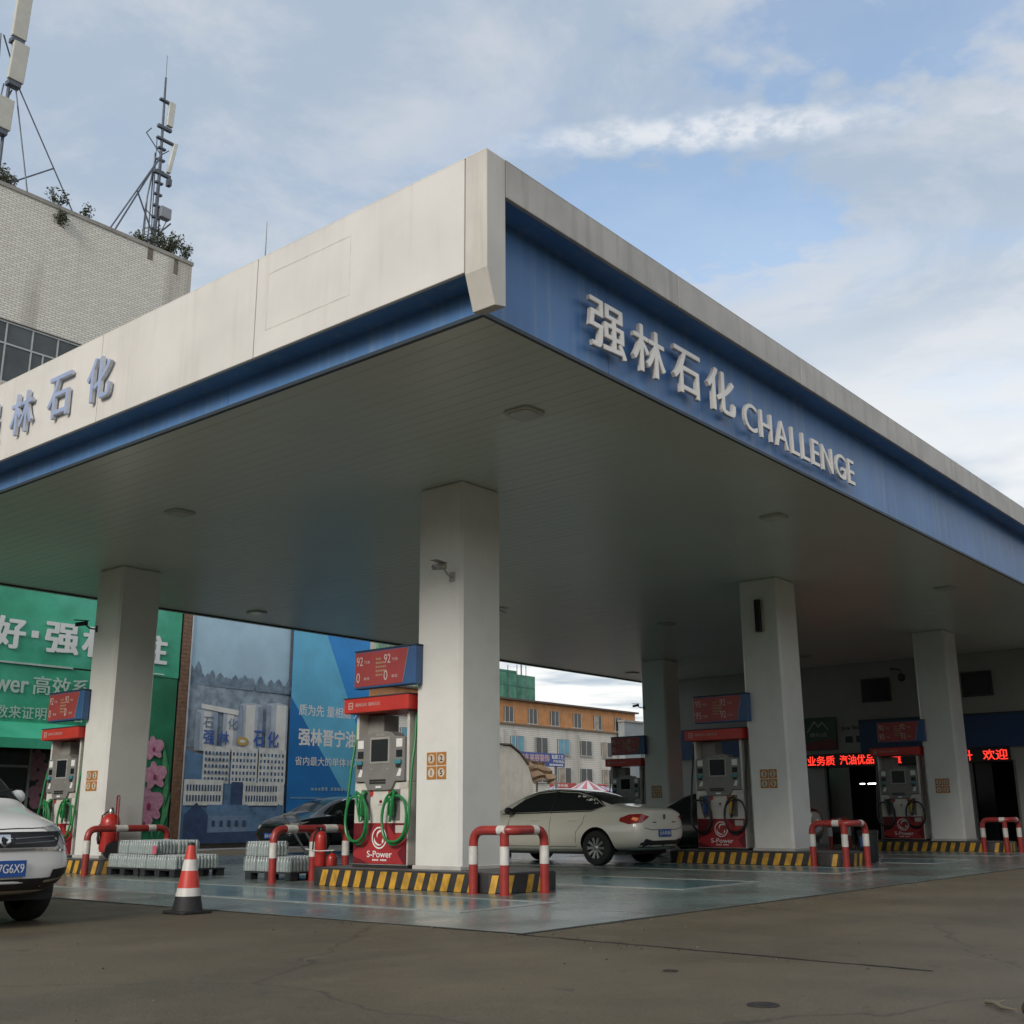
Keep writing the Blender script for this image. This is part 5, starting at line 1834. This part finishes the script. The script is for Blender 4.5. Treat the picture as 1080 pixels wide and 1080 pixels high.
for s_, a, b_ in (('业务质', 16.35, 15.42), ('汽油优品', 15.25, 14.13), ('质', 13.95, 13.66), ('量', 13.55, 13.26), ('保', 12.6, 12.3), ('升', 11.42, 11.12), ('欢迎', 10.82, 10.12)):
    q = MB()
    text_into(q, s_, -a, -b_, 2.43, 2.73, (34.835, 0, 0), FX, .004, .012)
    q.build('glowing_text', LEDM, led, world=True)
# lit tubes inside
for i, (a, b_) in enumerate(((15.30, 15.70), (15.80, 15.98))):
    tb = thing('tube_light', ('longer', 'shorter')[i] + ' lit white tube light inside the shop doorway', 'lamp', (38, (a + b_) / 2, 1.9), 0, 'tube lights inside the shop')
    MB().box(-.03, .03, -(b_ - a) / 2, (b_ - a) / 2, .03, .07).build('fitting', METAL, tb)
    MB().tube([(0, -(b_ - a) / 2 + .01, .012), (0, (b_ - a) / 2 - .01, .012)], .018, 10).build('tube', M('lit_tube', (.9, .9, .9), .5, var=0, emit=(1, 1, .98), es=5), tb, smooth=True)
# shelves inside the shop, stools and bins by the door
sh_ = thing('shop_shelf', 'dim shelving with goods inside the left shop doorway', 'shelf', (39.5, 14.9, 0))
for zz in (.3, .8, 1.3, 1.8):
    MB().box(-.2, .2, -.9, .9, zz, zz + .03).build('shelf_board', METAL, sh_)
    for i in range(10):
        MB().box(-.14, .02, -.85 + i * .17, -.85 + i * .17 + .12, zz + .031, zz + random.uniform(.15, .32)).build('goods_box', M('goods_%d' % (i % 3), ((.14, .05, .04), (.05, .08, .15), (.16, .14, .09))[i % 3], .5), sh_)
bin_ = thing('blue_bin', 'dark bin with blue panel standing behind the right guard rail', 'bin', (22.4, 9.35, .008))
MB().lathe([(.16, 0), (.17, .02), (.20, .55), (.21, .56), (.21, .60), (.18, .62)], 16).build('tub', BLACKP, bin_, smooth=True, fix=True)
MB().prism([(-.08, .3), (.08, .3), (.08, .5), (-.08, .5)], (-.20, .0, 0), FX, .01).build('panel', BLUEN, bin_)

wg = thing('shade_block', 'plain unseen block beside the shop, added to shade the deep bays', 'building', (40, -4, 0))  # unseen mass added to keep side sky light off the deep bays
MB().box(25, 46, -16, 1.6, 0, 8).build('wall', M('shade_block_render', (.34, .32, .29), .8, var=.15, vs=1), wg, world=True)
MB().box(24.9, 46.1, -16.1, 1.7, 8.01, 8.25).build('parapet_cap', M('parapet_grey', (.30, .28, .25), .7, var=.2, vs=2), wg, world=True)
for i in range(4):
    for j in range(2):
        MB().box(24.95, 24.995, -14.5 + i * 4, -12.6 + i * 4, 1.2 + j * 3.5, 3.2 + j * 3.5).build('window', GLASSD, wg, world=True)

# unseen blocks added behind the camera to close off the low sky
OPP = (('low grey sky-blocking mass added unseen, far left behind the camera', -42, 28, 66, 10, (.30, .29, .27)), ('cream sky-blocking mass added unseen behind the camera', -42, -6, 24, 13, (.42, .38, .31)), ('brown sky-blocking mass added unseen, left of the cream one', -40, -44, -10, 12, (.26, .20, .15)))
for lab, xw, y0, y1, hh, cc in OPP:
    t = thing('low_sky_blocker', lab, 'building', (xw, (y0 + y1) / 2, 0), 0, 'unseen blocks added to close off low sky')
    MB().box(xw - 10, xw, y0, y1, 0, hh).build('wall', M('blocker_render_%d' % hh, cc, .8, var=.15, vs=.6), t, world=True)
    MB().box(xw - 10.1, xw + .15, y0 - .1, y1 + .1, hh + .01, hh + .3).build('parapet_cap', M('parapet_grey', (.30, .28, .25), .7, var=.2, vs=2), t, world=True)
    for fl in range(3):
        yy = y0 + 1.5
        while yy < y1 - 3:
            MB().box(xw + .005, xw + .06, yy, yy + 1.8, 1.2 + fl * 3.2, 3.0 + fl * 3.2).build('window', GLASSD, t, world=True)
            yy += 3.6
t = thing('low_sky_blocker', 'long pale sky-blocking mass added unseen behind the camera on the right', 'building', (6, -36, 0), 0, 'unseen blocks added to close off low sky')  # one more added block, screening the low sky from behind
MB().box(-30, 40, -46, -36, 0, 12).build('wall', M('blocker_render_pale', (.38, .36, .32), .8, var=.15, vs=.6), t, world=True)
MB().box(-30.1, 40.1, -46, -35.85, 12.01, 12.3).build('parapet_cap', M('parapet_grey', (.30, .28, .25), .7, var=.2, vs=2), t, world=True)
for fl in range(3):
    for i in range(18):
        MB().box(-28 + i * 3.8, -26 + i * 3.8, -35.995, -35.94, 1.2 + fl * 3.5, 3.2 + fl * 3.5).build('window', GLASSD, t, world=True)

# ------------------------------------------------------------------ tiled building with antennas
tb_ = thing('tiled_building', 'tall beige tiled building with metal windows behind the canopy', 'building', (12, 34, 0))
TILE = brick_mat('beige_wall_tiles', (.77, .745, .66), (.66, .635, .56), (.32, .30, .26), .25, .082, stain=(.22, .19, .15))
MB().box(-12, 22.25, 34, 46, 0, 14.5).build('wall', TILE, tb_, world=True)
MB().box(18.25, 22.25, 34, 46, 14.5, 16.62).build('wall', TILE, tb_, world=True)
MB().box(-12, 18.25, 34.5, 46, 14.5, 16.62).build('wall', M('window_recess', (.10, .10, .09), .8), tb_, world=True)
MB().box(-12, 22.25, 34, 46, 16.62, 21.2).build('wall', TILE, tb_, world=True)
MB().box(-12.02, 22.29, 33.96, 46.04, 21.2, 21.34).build('parapet_cap', M('parapet_grey', (.30, .28, .25), .7, var=.2, vs=2), tb_, world=True)
ALU = M('window_aluminium', (.42, .43, .42), .4, .3, var=.08)
GLZ = M('window_glazing', (.075, .085, .085), .12, var=.35, vs=.8)
CUR = M('pale_curtain', (.30, .29, .25), .7, var=.25, vs=6)
x_ = 18.22
k = 0
while x_ > 9.2:
    x0 = x_ - .885
    fr = MB()
    fr.box(x0, x0 + .05, 34.06, 34.14, 14.5, 16.6)
    fr.box(x0 + .05, x_, 34.06, 34.14, 15.80, 15.86)
    fr.box(x0 + .05, x_, 34.06, 34.14, 16.54, 16.6)
    fr.box(x0 + .05, x_, 34.06, 34.14, 14.5, 14.56)
    if k % 2:
        fr.box(x0 + .42, x0 + .46, 34.05, 34.14, 14.56, 15.80)
    f_ = fr.build('window', ALU, tb_, world=True)
    for z0, z1 in ((14.56, 15.80), (15.86, 16.54)):
        p_ = MB().box(x0 + .05, x_, 34.09, 34.10, z0, z1).build('pane', GLZ, tb_, world=True)
    if k % 3 != 1:
        vs, fs = [], []
        for i in range(15):
            vs += [(x0 + .05 + .83 * i / 14, 34.25 + .04 * (i % 2), 14.5), (x0 + .05 + .83 * i / 14, 34.25 + .04 * (i % 2), 15.8)]
            if i:
                fs.append((2 * i - 2, 2 * i, 2 * i + 1, 2 * i - 1))
        MB().add(vs, fs).build('curtain', CUR, tb_, world=True)
    x_ -= .885
    k += 1
# rain stains: slim dark channels below the parapet gaps
for (x_, z0, w_) in ((20.45, 20.75, .22), (21.55, 20.6, .18)):
    MB().box(x_ - w_ / 2, x_ + w_ / 2, 33.985, 33.998, z0, 21.18).build('scupper_stain', M('scupper_stain', (.17, .145, .11), .8, var=.4, vs=5), tb_, world=True)
ANT = M('antenna_panel_cream', (.50, .49, .43), .5, var=.06)
STEEL = M('mast_steel', (.11, .125, .15), .5, .4, var=.2, vs=4)


def bars(mb, pts, r):
    for a, b_ in pts:
        mb.tube([a, b_], r, 6)


lm = thing('antenna_mast', 'tall rooftop mast with stacked cream antenna panels, far left', 'antenna mast', (15.1, 35, 21.3), 0, 'rooftop antenna masts')
MB().tube([(0, 0, 0), (-.05, 0, 9.5)], .06, 10).build('mast', STEEL, lm)
for (x0, z0, z1, w_, tx) in ((.02, 6.15, 8.9, .52, .07), (.08, 4.45, 6.0, .56, .07), (-.18, 2.45, 3.65, .58, .03)):
    an = thing_part('antenna_panel', lm)
    MB().prism([(x0 - w_ / 2, z0), (x0 + w_ / 2, z0), (x0 + w_ / 2 + tx, z1), (x0 - w_ / 2 + tx, z1)], (0, -.28, 0), FY, .16).build('shell', ANT, an, bevel=.03)
    MB().box(x0 - .22, x0 + .22, -.24, .05, z0 - .18, z0 - .01).build('bracket', STEEL, an)
    MB().box(x0 - .1, x0 + .1, -.14, .05, z1 - .3, z1 - .2).build('bracket', STEEL, an)
q = MB()
bars(q, [((.25, -.1, 4.4), (.25 + 2.45, -.5, .0)), ((.15, -.1, 4.4), (.9, -.5, .0)), ((1.72, -.35, 1.75), (.15, -.1, .45)), ((-.2, 0, 4.3), (-.5, .2, .1)), ((.1, 0, 4.2), (-.45, 0, 2.3)), ((-.1, 0, 3.8), (-.5, .1, 3.0)), ((-.3, 0, .2), (.6, -.1, .9)), ((.6, -.1, .9), (.35, 0, 0)), ((-.6, .1, 1.3), (.6, -.1, .9)), ((-.5, -.2, 6.0), (0.0, 0, 5.2)), ((-.6, -.2, 6.0), (-.55, -.2, 5.0))], .028)
q.build('stay_bars', STEEL, lm)
mm_ = thing('antenna_mast', 'slim rooftop mast with diagonal struts and narrow white antennas', 'antenna mast', (21.2, 35, 21.3), 0, 'rooftop antenna masts')
MB().tube([(-.05, 0, 0), (-.05, 0, 4.3), (-.12, 0, 8.0)], [.085, .06, .04], 10).build('mast', STEEL, mm_)
MB().tube([(-.12, 0, 8.0), (-.14, 0, 9.0)], .015, 6).build('lightning_tip', STEEL, mm_)
q = MB()
bars(q, [((-.15, -.2, 4.4), (-2.16, -.55, .3)), ((-.15, -.2, 4.4), (-2.0, -.55, .25)), ((-1.15, -.4, 2.35), (-.20, -.2, .9)), ((-.42, .1, 0), (-.42, .1, 2.6)), ((-.42, .1, 2.6), (-.25, .05, 4.4)), ((-.25, .1, 0.2), (-.25, .1, 4.6)), ((.2, .1, .2), (.1, 0, 2.2)), ((.55, -.1, 1.8), (.1, 0, 1.2)), ((-.5, 0, .5), (.3, 0, .15)), ((-.6, 0, .1), (-.1, 0, .8))], .032)
bars(q, [((-.10, .1, .3), (-.22, .1, 5.2)), ((.02, .1, .3), (.06, .1, 3.4)), ((-.5, .1, .2), (-.46, .1, 2.2)), ((-.46, .1, 2.2), (-.28, .1, 3.6)), ((-.75, 0, 5.2), (-.1, 0, 4.6)), ((-.75, 0, 5.2), (-.55, 0, 5.5)), ((.0, 0, 4.6), (.28, 0, 4.9)), ((.1, 0, 1.0), (.35, -.1, 1.8)), ((-.5, 0, 1.2), (.1, 0, 1.5)), ((-.5, 0, 2.0), (.05, 0, 1.7))], .022)
for i in range(9):
    q.box(-.20, .12, -.07, .07, .8 + i * .5, .87 + i * .5)
q.build('stay_bars', STEEL, mm_)
for (x0, z0, z1, w_, tx) in ((.18, 5.9, 7.0, .26, .05), (.30, 3.9, 5.3, .16, .22)):
    an = thing_part('antenna_panel', mm_)
    MB().prism([(x0 - w_ / 2, z0), (x0 + w_ / 2, z0), (x0 + w_ / 2 + tx, z1), (x0 - w_ / 2 + tx, z1)], (0, -.12, 0), FY, .14).build('shell', M('antenna_white', (.58, .58, .53), .5), an, bevel=.02)
    MB().box(-.30, x0 + .12, -.08, .06, z0 - .2, z0 - .08).build('bracket', STEEL, an)
    MB().box(-.30, x0 + .12, -.08, .06, z1 - .1, z1 - .02).build('bracket', STEEL, an)
MB().box(.05, .50, -.2, .1, 1.9, 2.35).build('equipment_box', M('equipment_grey', (.25, .27, .30), .5), mm_, bevel=.02)
MB().box(.28, .44, -.15, .05, 3.35, 3.65).build('equipment_box', STEEL, mm_, bevel=.02)
gy = MB().tube(smoothpath([(21.9, 35, 21.3), (22.9, 35.3, 19.9), (23.6, 35.5, 18.6)], .3), .03, 6).build('guy_cable', STEEL, None)
tag(gy, 'thin guy cable running down from the tiled roof corner', 'cable')

LEAF = M('roof_shrub_leaf', (.085, .10, .065), .7, var=.4, vs=9)
TWIG = M('dry_twig', (.10, .085, .06), .8)


def shrub(label, loc, w, h, n, seed):
    rnd = random.Random(seed)
    t = thing('roof_shrub', label, 'shrub', loc, 0, 'weeds growing on the tiled roof')
    q = MB()
    tips = []
    for i in range(max(5, n // 14)):
        tip = Vector((rnd.uniform(-w, w), rnd.uniform(-.3, .3), h * rnd.uniform(.5, 1)))
        mid = tip * .5 + Vector((rnd.uniform(-.08, .08), 0, .05))
        q.tube([(tip.x * .1, 0, 0), mid, tip], [.014, .010, .004], 5)
        tips += [mid.lerp(tip, rnd.uniform(-.6, 1)) for _ in range(2 * n // max(5, n // 14))]
    q.build('stems', TWIG, t)
    q = MB()
    for p in tips:
        c = p + Vector((rnd.gauss(0, .07), rnd.gauss(0, .07), rnd.gauss(0, .07)))
        a, b_ = Vector((rnd.gauss(0, 1), rnd.gauss(0, 1), rnd.gauss(0, 1))).normalized() * rnd.uniform(.035, .085), Vector((rnd.gauss(0, 1), rnd.gauss(0, 1), rnd.gauss(0, 1))).normalized() * rnd.uniform(.02, .05)
        q.add([c - a, c + b_, c + a, c - b_], [(0, 1, 2, 3)])
    q.build('foliage', LEAF, t)


shrub('dense weed clump round the foot of the slim mast', (21.3, 34.4, 21.34), .7, 1.15, 460, 1)
shrub('low weeds along the parapet left of the slim mast', (20.2, 34.2, 21.34), .6, .5, 170, 2)
shrub('wispy weed at the right corner of the tiled roof', (22.1, 34.2, 21.34), .25, .9, 120, 3)
shrub('dry wispy bush near the tall left mast', (16.8, 34.2, 21.34), .45, .8, 110, 4)
shrub('small weed at the foot of the mast stay', (17.9, 34.2, 21.34), .18, .45, 60, 5)
shrub('green tuft growing from the tiled wall below the parapet', (16.95, 33.95, 20.6), .2, .5, 160, 6)
shrub('dark weeds at the foot of the tall left mast', (15.0, 34.3, 21.34), .5, .8, 200, 7)

# ------------------------------------------------------------------ street behind
ob = thing('orange_building', 'three storey building with orange top floor over white tiles', 'building', (66, 55, 0))
ORG = M('orange_render', (.58, .27, .105), .7, var=.2, vs=1.2, streak=.5, dirt=(.30, .15, .07))
WTL = brick_mat('white_wall_tiles', (.74, .71, .64), (.70, .67, .60), (.45, .42, .36), .30, .15, .2, stain=(.36, .33, .28))
MB().box(50, 83.5, 55, 66, 0, 7.62).build('lower_wall', WTL, ob, world=True)
MB().box(50, 83.5, 55, 66, 7.66, 9.42).build('upper_wall', ORG, ob, world=True)
MB().box(49.9, 83.6, 54.85, 66, 7.58, 7.70).build('string_course', M('course_brown', (.22, .15, .10), .7), ob, world=True)
MB().box(49.8, 83.7, 54.7, 66.1, 9.42, 9.56).build('roof_edge', M('roof_edge_dark', (.10, .075, .06), .7), ob, world=True)
WREC = M('window_dark', (.06, .065, .065), .3, var=.3, vs=1)
WBLU = M('window_blue_film', (.12, .32, .42), .3, var=.2, vs=1)
WCUR = M('window_curtain', (.36, .30, .24), .6, var=.3, vs=2)
WFR = M('window_frame_white', (.45, .44, .42), .5)


def bwin(x, z0, z1, w, mat):
    wn = MB().box(x - w / 2, x + w / 2, 54.93, 54.995, z0, z1).build('window', WREC, ob, world=True)
    q = MB()
    q.box(x - w / 2 - .06, x + w / 2 + .06, 54.86, 54.998, z0 - .08, z0 - .005)
    q.box(x - .03, x + .03, 54.90, 54.928, z0, z1)
    q.box(x - w / 2, x - w / 2 + .06, 54.90, 54.928, z0, z1)
    q.box(x + w / 2 - .06, x + w / 2, 54.90, 54.928, z0, z1)
    fr = q.build('window_frame', WFR, ob, world=True)
    MB().box(x - w / 2 + .06, x - .03, 54.915, 54.927, z0 + .03, z1 - .03).build('window_pane', mat, ob, world=True)
    MB().box(x + .03, x + w / 2 - .06, 54.915, 54.927, z0 + .03, z1 - .03).build('window_pane', mat if mat is not WCUR else WREC, ob, world=True)


wm = [WREC, WREC, WCUR, WREC, WREC, WREC]
for i, x_ in enumerate((54.4, 57.4, 60.3, 63.2, 66.2, 69.1, 71.9, 74.9, 77.8, 80.8)):
    bwin(x_, 7.80, 8.92, 1.05, wm[i % 6])
for i, x_ in enumerate((55.5, 58.5, 61.4, 64.3, 67.2, 70.15, 73.0, 76.05, 79.0, 82.0)):
    bwin(x_, 5.62, 6.78, 1.55, (WBLU, WCUR, WBLU, WCUR, WBLU, WREC, WBLU, WREC, WCUR, WREC)[i])
for i, x_ in enumerate((55.5, 58.5, 61.4, 64.3, 67.2, 70.15, 73.1, 76.0, 79.1)):
    bwin(x_, 3.42, 4.56, 1.65, (WCUR, WREC)[i % 2])
for x_ in (65.7, 75.0, 74.9 - 8):
    MB().tube([(x_, 54.9, 2.2), (x_, 54.9, 7.2)], .045, 6).build('drain_pipe', M('pipe_grey', (.3, .3, .29), .5), ob, world=True)
gb = thing('grey_building', 'plain blue grey rendered building behind the shaded column', 'building', (84, 54.2, 0))
MB().box(80.6, 92, 54.2, 54.83, 0, 8.57).build('wall', M('grey_render', (.26, .29, .30), .7, var=.12, vs=1), gb, world=True)
MB().box(80.5, 92.1, 54.1, 54.83, 8.57, 8.72).build('parapet_cap', M('parapet_grey', (.30, .28, .25), .7, var=.2, vs=2), gb, world=True)
MB().box(83.0, 84.6, 54.15, 54.195, 5.3, 7.0).build('window', WREC, gb, world=True)
MB().box(83.76, 83.84, 54.12, 54.149, 5.3, 7.0).build('window_frame', WFR, gb, world=True)
NET = net_mat('scaffold_net_green')
nb = thing('scaffolded_tower', 'far building wrapped in green scaffold netting', 'building', (120, 110, 0))
MB().box(118, 134.4, 110, 124, 0, 22.45).build('netted_block', NET, nb, world=True)
MB().box(134.5, 139.6, 110.5, 123, 0, 22.35 - .3).build('netted_block', NET, nb, world=True)
for i in range(9):
    MB().tube([(119 + i * 2.2, 109.9, 0), (119 + i * 2.2, 109.9, 23.2 + (i % 3) * .2)], .06, 5).build('scaffold_pole', STEEL, nb, world=True)
MB().tube([(136.8, 111, 22), (136.8, 111, 24.6)], .12, 6).build('lift_mast', STEEL, nb, world=True)
wb_ = thing('striped_tower', 'far cream tower with green striped balconies above the billboard edge', 'building', (107, 110, 0))
MB().box(101, 116, 111, 124, 0, 28).build('wall', M('cream_far', (.55, .53, .46), .7), wb_, world=True)
for i in range(4):
    MB().box(105.6 + i * 2.6, 107.2 + i * 2.6, 110.6, 110.995, 0, 27.5).build('green_panel', M('far_green_glass', (.14, .28, .20), .4), wb_, world=True)

# damaged yard wall with tarpaulin
dw = thing('yard_wall', 'cream plastered yard wall with broken curved top behind the column', 'wall', (40.5, 34, 0))
PLAS = M('cream_plaster', (.62, .57, .48), .75, var=.15, vs=1.2, streak=.5, dirt=(.33, .27, .20))
MB().prism([(37.2, 0), (42.62, 0), (42.70, 2.45), (42.36, 3.19), (41.72, 3.72), (41.03, 4.06), (40.3, 4.05), (37.2, 3.95)], (0, 34, 0), FY, .35).build('wall', PLAS, dw, world=True, fix=True)
q = MB()
pts_ = [(37.2, 4.0), (40.3, 4.10), (41.03, 4.11), (41.72, 3.77), (42.36, 3.24)]
for a, b_ in zip(pts_, pts_[1:]):
    q.add([(a[0], 33.92, a[1]), (b_[0], 33.92, b_[1]), (b_[0], 34.45, b_[1]), (a[0], 34.45, a[1]), (a[0], 33.92, a[1] + .07), (b_[0], 33.92, b_[1] + .07), (b_[0], 34.45, b_[1] + .07), (a[0], 34.45, a[1] + .07)], [(0, 1, 5, 4), (4, 5, 6, 7), (0, 3, 2, 1), (2, 3, 7, 6), (1, 2, 6, 5), (0, 4, 7, 3)])
q.build('coping', M('coping_dark', (.12, .10, .08), .8), dw, world=True)
tp = thing('tarpaulin', 'brown tarpaulin draped behind the broken yard wall', 'tarpaulin', (44, 35, 2.4))
vs, fs = [], []
nx_, nz_ = 14, 8
for j in range(nz_ + 1):
    for i in range(nx_ + 1):
        x_ = 42.4 + 2.75 * i / nx_
        zt_, zb_ = 3.72 - .32 * i / nx_, 2.5 + .12 * math.sin(i * .9)
        z_ = zb_ + (zt_ - zb_) * j / nz_
        vs.append((x_, 35.0 + .14 * math.sin(i * 1.1 + j * .6) - .5 * (1 - j / nz_) + .1 * math.sin(j * 2), z_))
for j in range(nz_):
    for i in range(nx_):
        a = j * (nx_ + 1) + i
        fs.append((a, a + 1, a + nx_ + 2, a + nx_ + 1))
MB().add(vs, fs).build('sheet', M('brown_tarp', (.27, .18, .105), .7, var=.2, vs=3), tp, smooth=True, world=True)
for x_ in (43.2, 43.75, 44.4):
    MB().tube([(x_, 35.1, 0), (x_, 35.1, 2.9)], .05, 6).build('pole', M('timber_pole', (.28, .20, .12), .8), tp, world=True)
bs_ = thing('shop_signboard', 'long blue signboard with white and pink lettering', 'sign', (46, 36, 3.4))
MB().box(44.0, 47.9, 36, 36.12, 3.35, 4.02).build('board', M('signboard_blue', (.045, .085, .30), .5, var=.1), bs_, world=True, bevel=.01, seg=1)
MB().box(44.3, 44.4, 36.2, 36.3, 0, 3.9).build('post', GALV, bs_, world=True)
MB().box(47.4, 47.5, 36.2, 36.3, 0, 3.9).build('post', GALV, bs_, world=True)
q = MB()
text_into(q, '汽车美容装饰', 44.15, 46.6, 3.58, 3.95, (0, 35.998, 0), FY, .004, .03)
q.build('lettering', M('sign_pink_print', (.62, .40, .40), .5), bs_, world=True)
q = MB()
text_into(q, '贴膜工艺', 46.8, 47.8, 3.74, 3.96, (0, 35.998, 0), FY, .004, .02)
text_into(q, '汽车用品', 46.9, 47.8, 3.55, 3.70, (0, 35.998, 0), FY, .004, .02)
for i in range(9):
    q.box(46.6 + i * .13, 46.69 + i * .13, 35.994, 35.998, 3.40, 3.49)
q.build('lettering', INK, bs_, world=True)
for i, (x0, x1, z0, z1, lab) in enumerate(((51.9, 54.3, 2.28, 2.74, 'red shop signboard with white lettering above the sedan roof'), (54.9, 57.4, 2.35, 2.72, 'dull red shop signboard right of the lettered one'))):
    t = thing('shop_signboard', lab, 'sign', (x0, 40, z0))
    MB().box(x0, x1, 40, 40.12, z0, z1).build('board', M('signboard_red', (.45, .055, .035), .5, var=.15, vs=2), t, world=True, bevel=.01, seg=1)
    MB().box(x0 + .2, x0 + .3, 40.13, 40.22, 0, z1).build('post', GALV, t, world=True)
    if i == 0:
        q = MB()
        text_into(q, '洗车补胎', x0 + .2, x0 + 1.6, z0 + .22, z0 + .40, (0, 39.998, 0), FY, .004, .03)
        for k_ in range(6):
            q.box(x0 + .2 + k_ * .24, x0 + .37 + k_ * .24, 39.994, 39.998, z0 + .05, z0 + .15)
        q.build('lettering', INK, t, world=True)
STR1 = M('parasol_white', (.58, .56, .56), .7)
STR2 = M('parasol_blue', (.20, .22, .42), .7)
STR3 = M('parasol_red', (.45, .15, .17), .7)


def parasol(label, x, y, z, r, h, mats, tilt=0):
    t = thing('market_parasol', label, 'parasol', (x, y, 0), 0, 'striped parasols in the street')
    b = MB()
    n = 20
    for i in range(n):
        a0, a1 = 2 * PI * i / n, 2 * PI * (i + 1) / n
        b.mat(i % 2)
        b.add([(0, 0, z + h), (r * math.cos(a0), r * math.sin(a0), z), (r * math.cos(a1), r * math.sin(a1), z)], [(0, 1, 2)])
        b.add([(r * math.cos(a0), r * math.sin(a0), z), (r * math.cos(a1), r * math.sin(a1), z), (r * math.cos(a1), r * math.sin(a1), z - .15), (r * math.cos(a0), r * math.sin(a0), z - .15)], [(0, 3, 2, 1)])
    b.build('canopy_cloth', mats, t)
    MB().tube([(0, 0, 0), (0, 0, z + h)], .025, 6).build('pole', GALV, t)


parasol('blue and white striped parasol near the brown tarpaulin', 48.9, 37.5, 1.95, 1.2, .5, [STR1, STR2])
parasol('pink and white striped parasol above the sedan roof', 53.3, 38.5, 2.25, 1.3, .62, [STR1, STR3])
parasol('striped parasol right of the pink one above the sedan boot', 55.9, 39.3, 2.1, 1.5, .5, [STR1, STR2])
parasol('red and white striped parasol seen beneath the far dark price board', 50.0, 31.5, 2.25, 1.6, .5, [STR1, STR3])

# debris at the lower right edge
st = thing('dry_twig', 'thin dry twig lying on the yard, bottom right', 'twig', (6.2, 1.98, .004))
MB().tube([(.13, .11, .01), (.05, .04, .02), (-.03, -.02, .014), (-.12, -.11, .02)], [.010, .011, .009, .005], 7).build('stem', M('twig_pale', (.17, .14, .10), .8), st, smooth=True)
MB().tube([(.03, .03, .02), (.10, .00, .03)], [.007, .003], 6).build('side_shoot', M('twig_pale', (.17, .14, .10), .8), st, smooth=True)
sn = thing('stone', 'dark reddish stone cut off at the bottom right corner', 'stone', (6.03, 1.755, .0))
rnd = random.Random(3)
bm = bmesh.new()
bmesh.ops.create_icosphere(bm, subdivisions=3, radius=.07)
for v in bm.verts:
    v.co *= 1 + .12 * math.sin(v.co.x * 40 + 1) * math.cos(v.co.y * 33) + rnd.uniform(-.02, .02)
    v.co.z = v.co.z * .75 + .045
me = bpy.data.meshes.new('rock')
bm.to_mesh(me)
bm.free()
me.materials.append(M('stone_red_brown', (.05, .03, .024), .8, var=.35, vs=25))
o = bpy.data.objects.new('rock', me)
COL.objects.link(o)
o.parent = sn

# loose grit along the joints and over the yard
rnd = random.Random(11)
q = MB()
for i in range(320):
    if i < 200:
        k_ = rnd.random()
        gx, gy = (7.55 + rnd.gauss(0, .12), 2.5 + 9 * k_) if i % 2 else (7.6 + 9 * k_, 6.1 + rnd.gauss(0, .12))
    else:
        gx, gy = rnd.uniform(2.5, 14), rnd.uniform(1.5, 11)
        if gx > 7.6 and gy > 6.1:
            continue
    r_ = rnd.uniform(.003, .010)
    a0 = rnd.random() * 6
    q.mat(rnd.choice((0, 0, 1, 2)))
    top = [(gx + r_ * .5 * math.cos(a0 + k * 1.57), gy + r_ * .5 * math.sin(a0 + k * 1.57), r_ * .9) for k in range(4)]
    bot = [(gx + r_ * math.cos(a0 + .3 + k * 1.57), gy + r_ * math.sin(a0 + .3 + k * 1.57), 0.0005) for k in range(4)]
    q.add(top + bot, [(0, 1, 2, 3)] + [(k, k + 4, (k + 1) % 4 + 4, (k + 1) % 4) for k in range(4)])
gt = q.build('grit', [M('grit_dark', (.04, .035, .03), .9), M('grit_grey', (.16, .145, .12), .9), M('grit_brown', (.12, .08, .05), .9)], None, fix=True)
tag(gt, 'loose grit and small stones scattered over the brown yard', 'grit', kind='stuff')

# the lettering source is only a tool
bpy.data.objects.remove(_to)
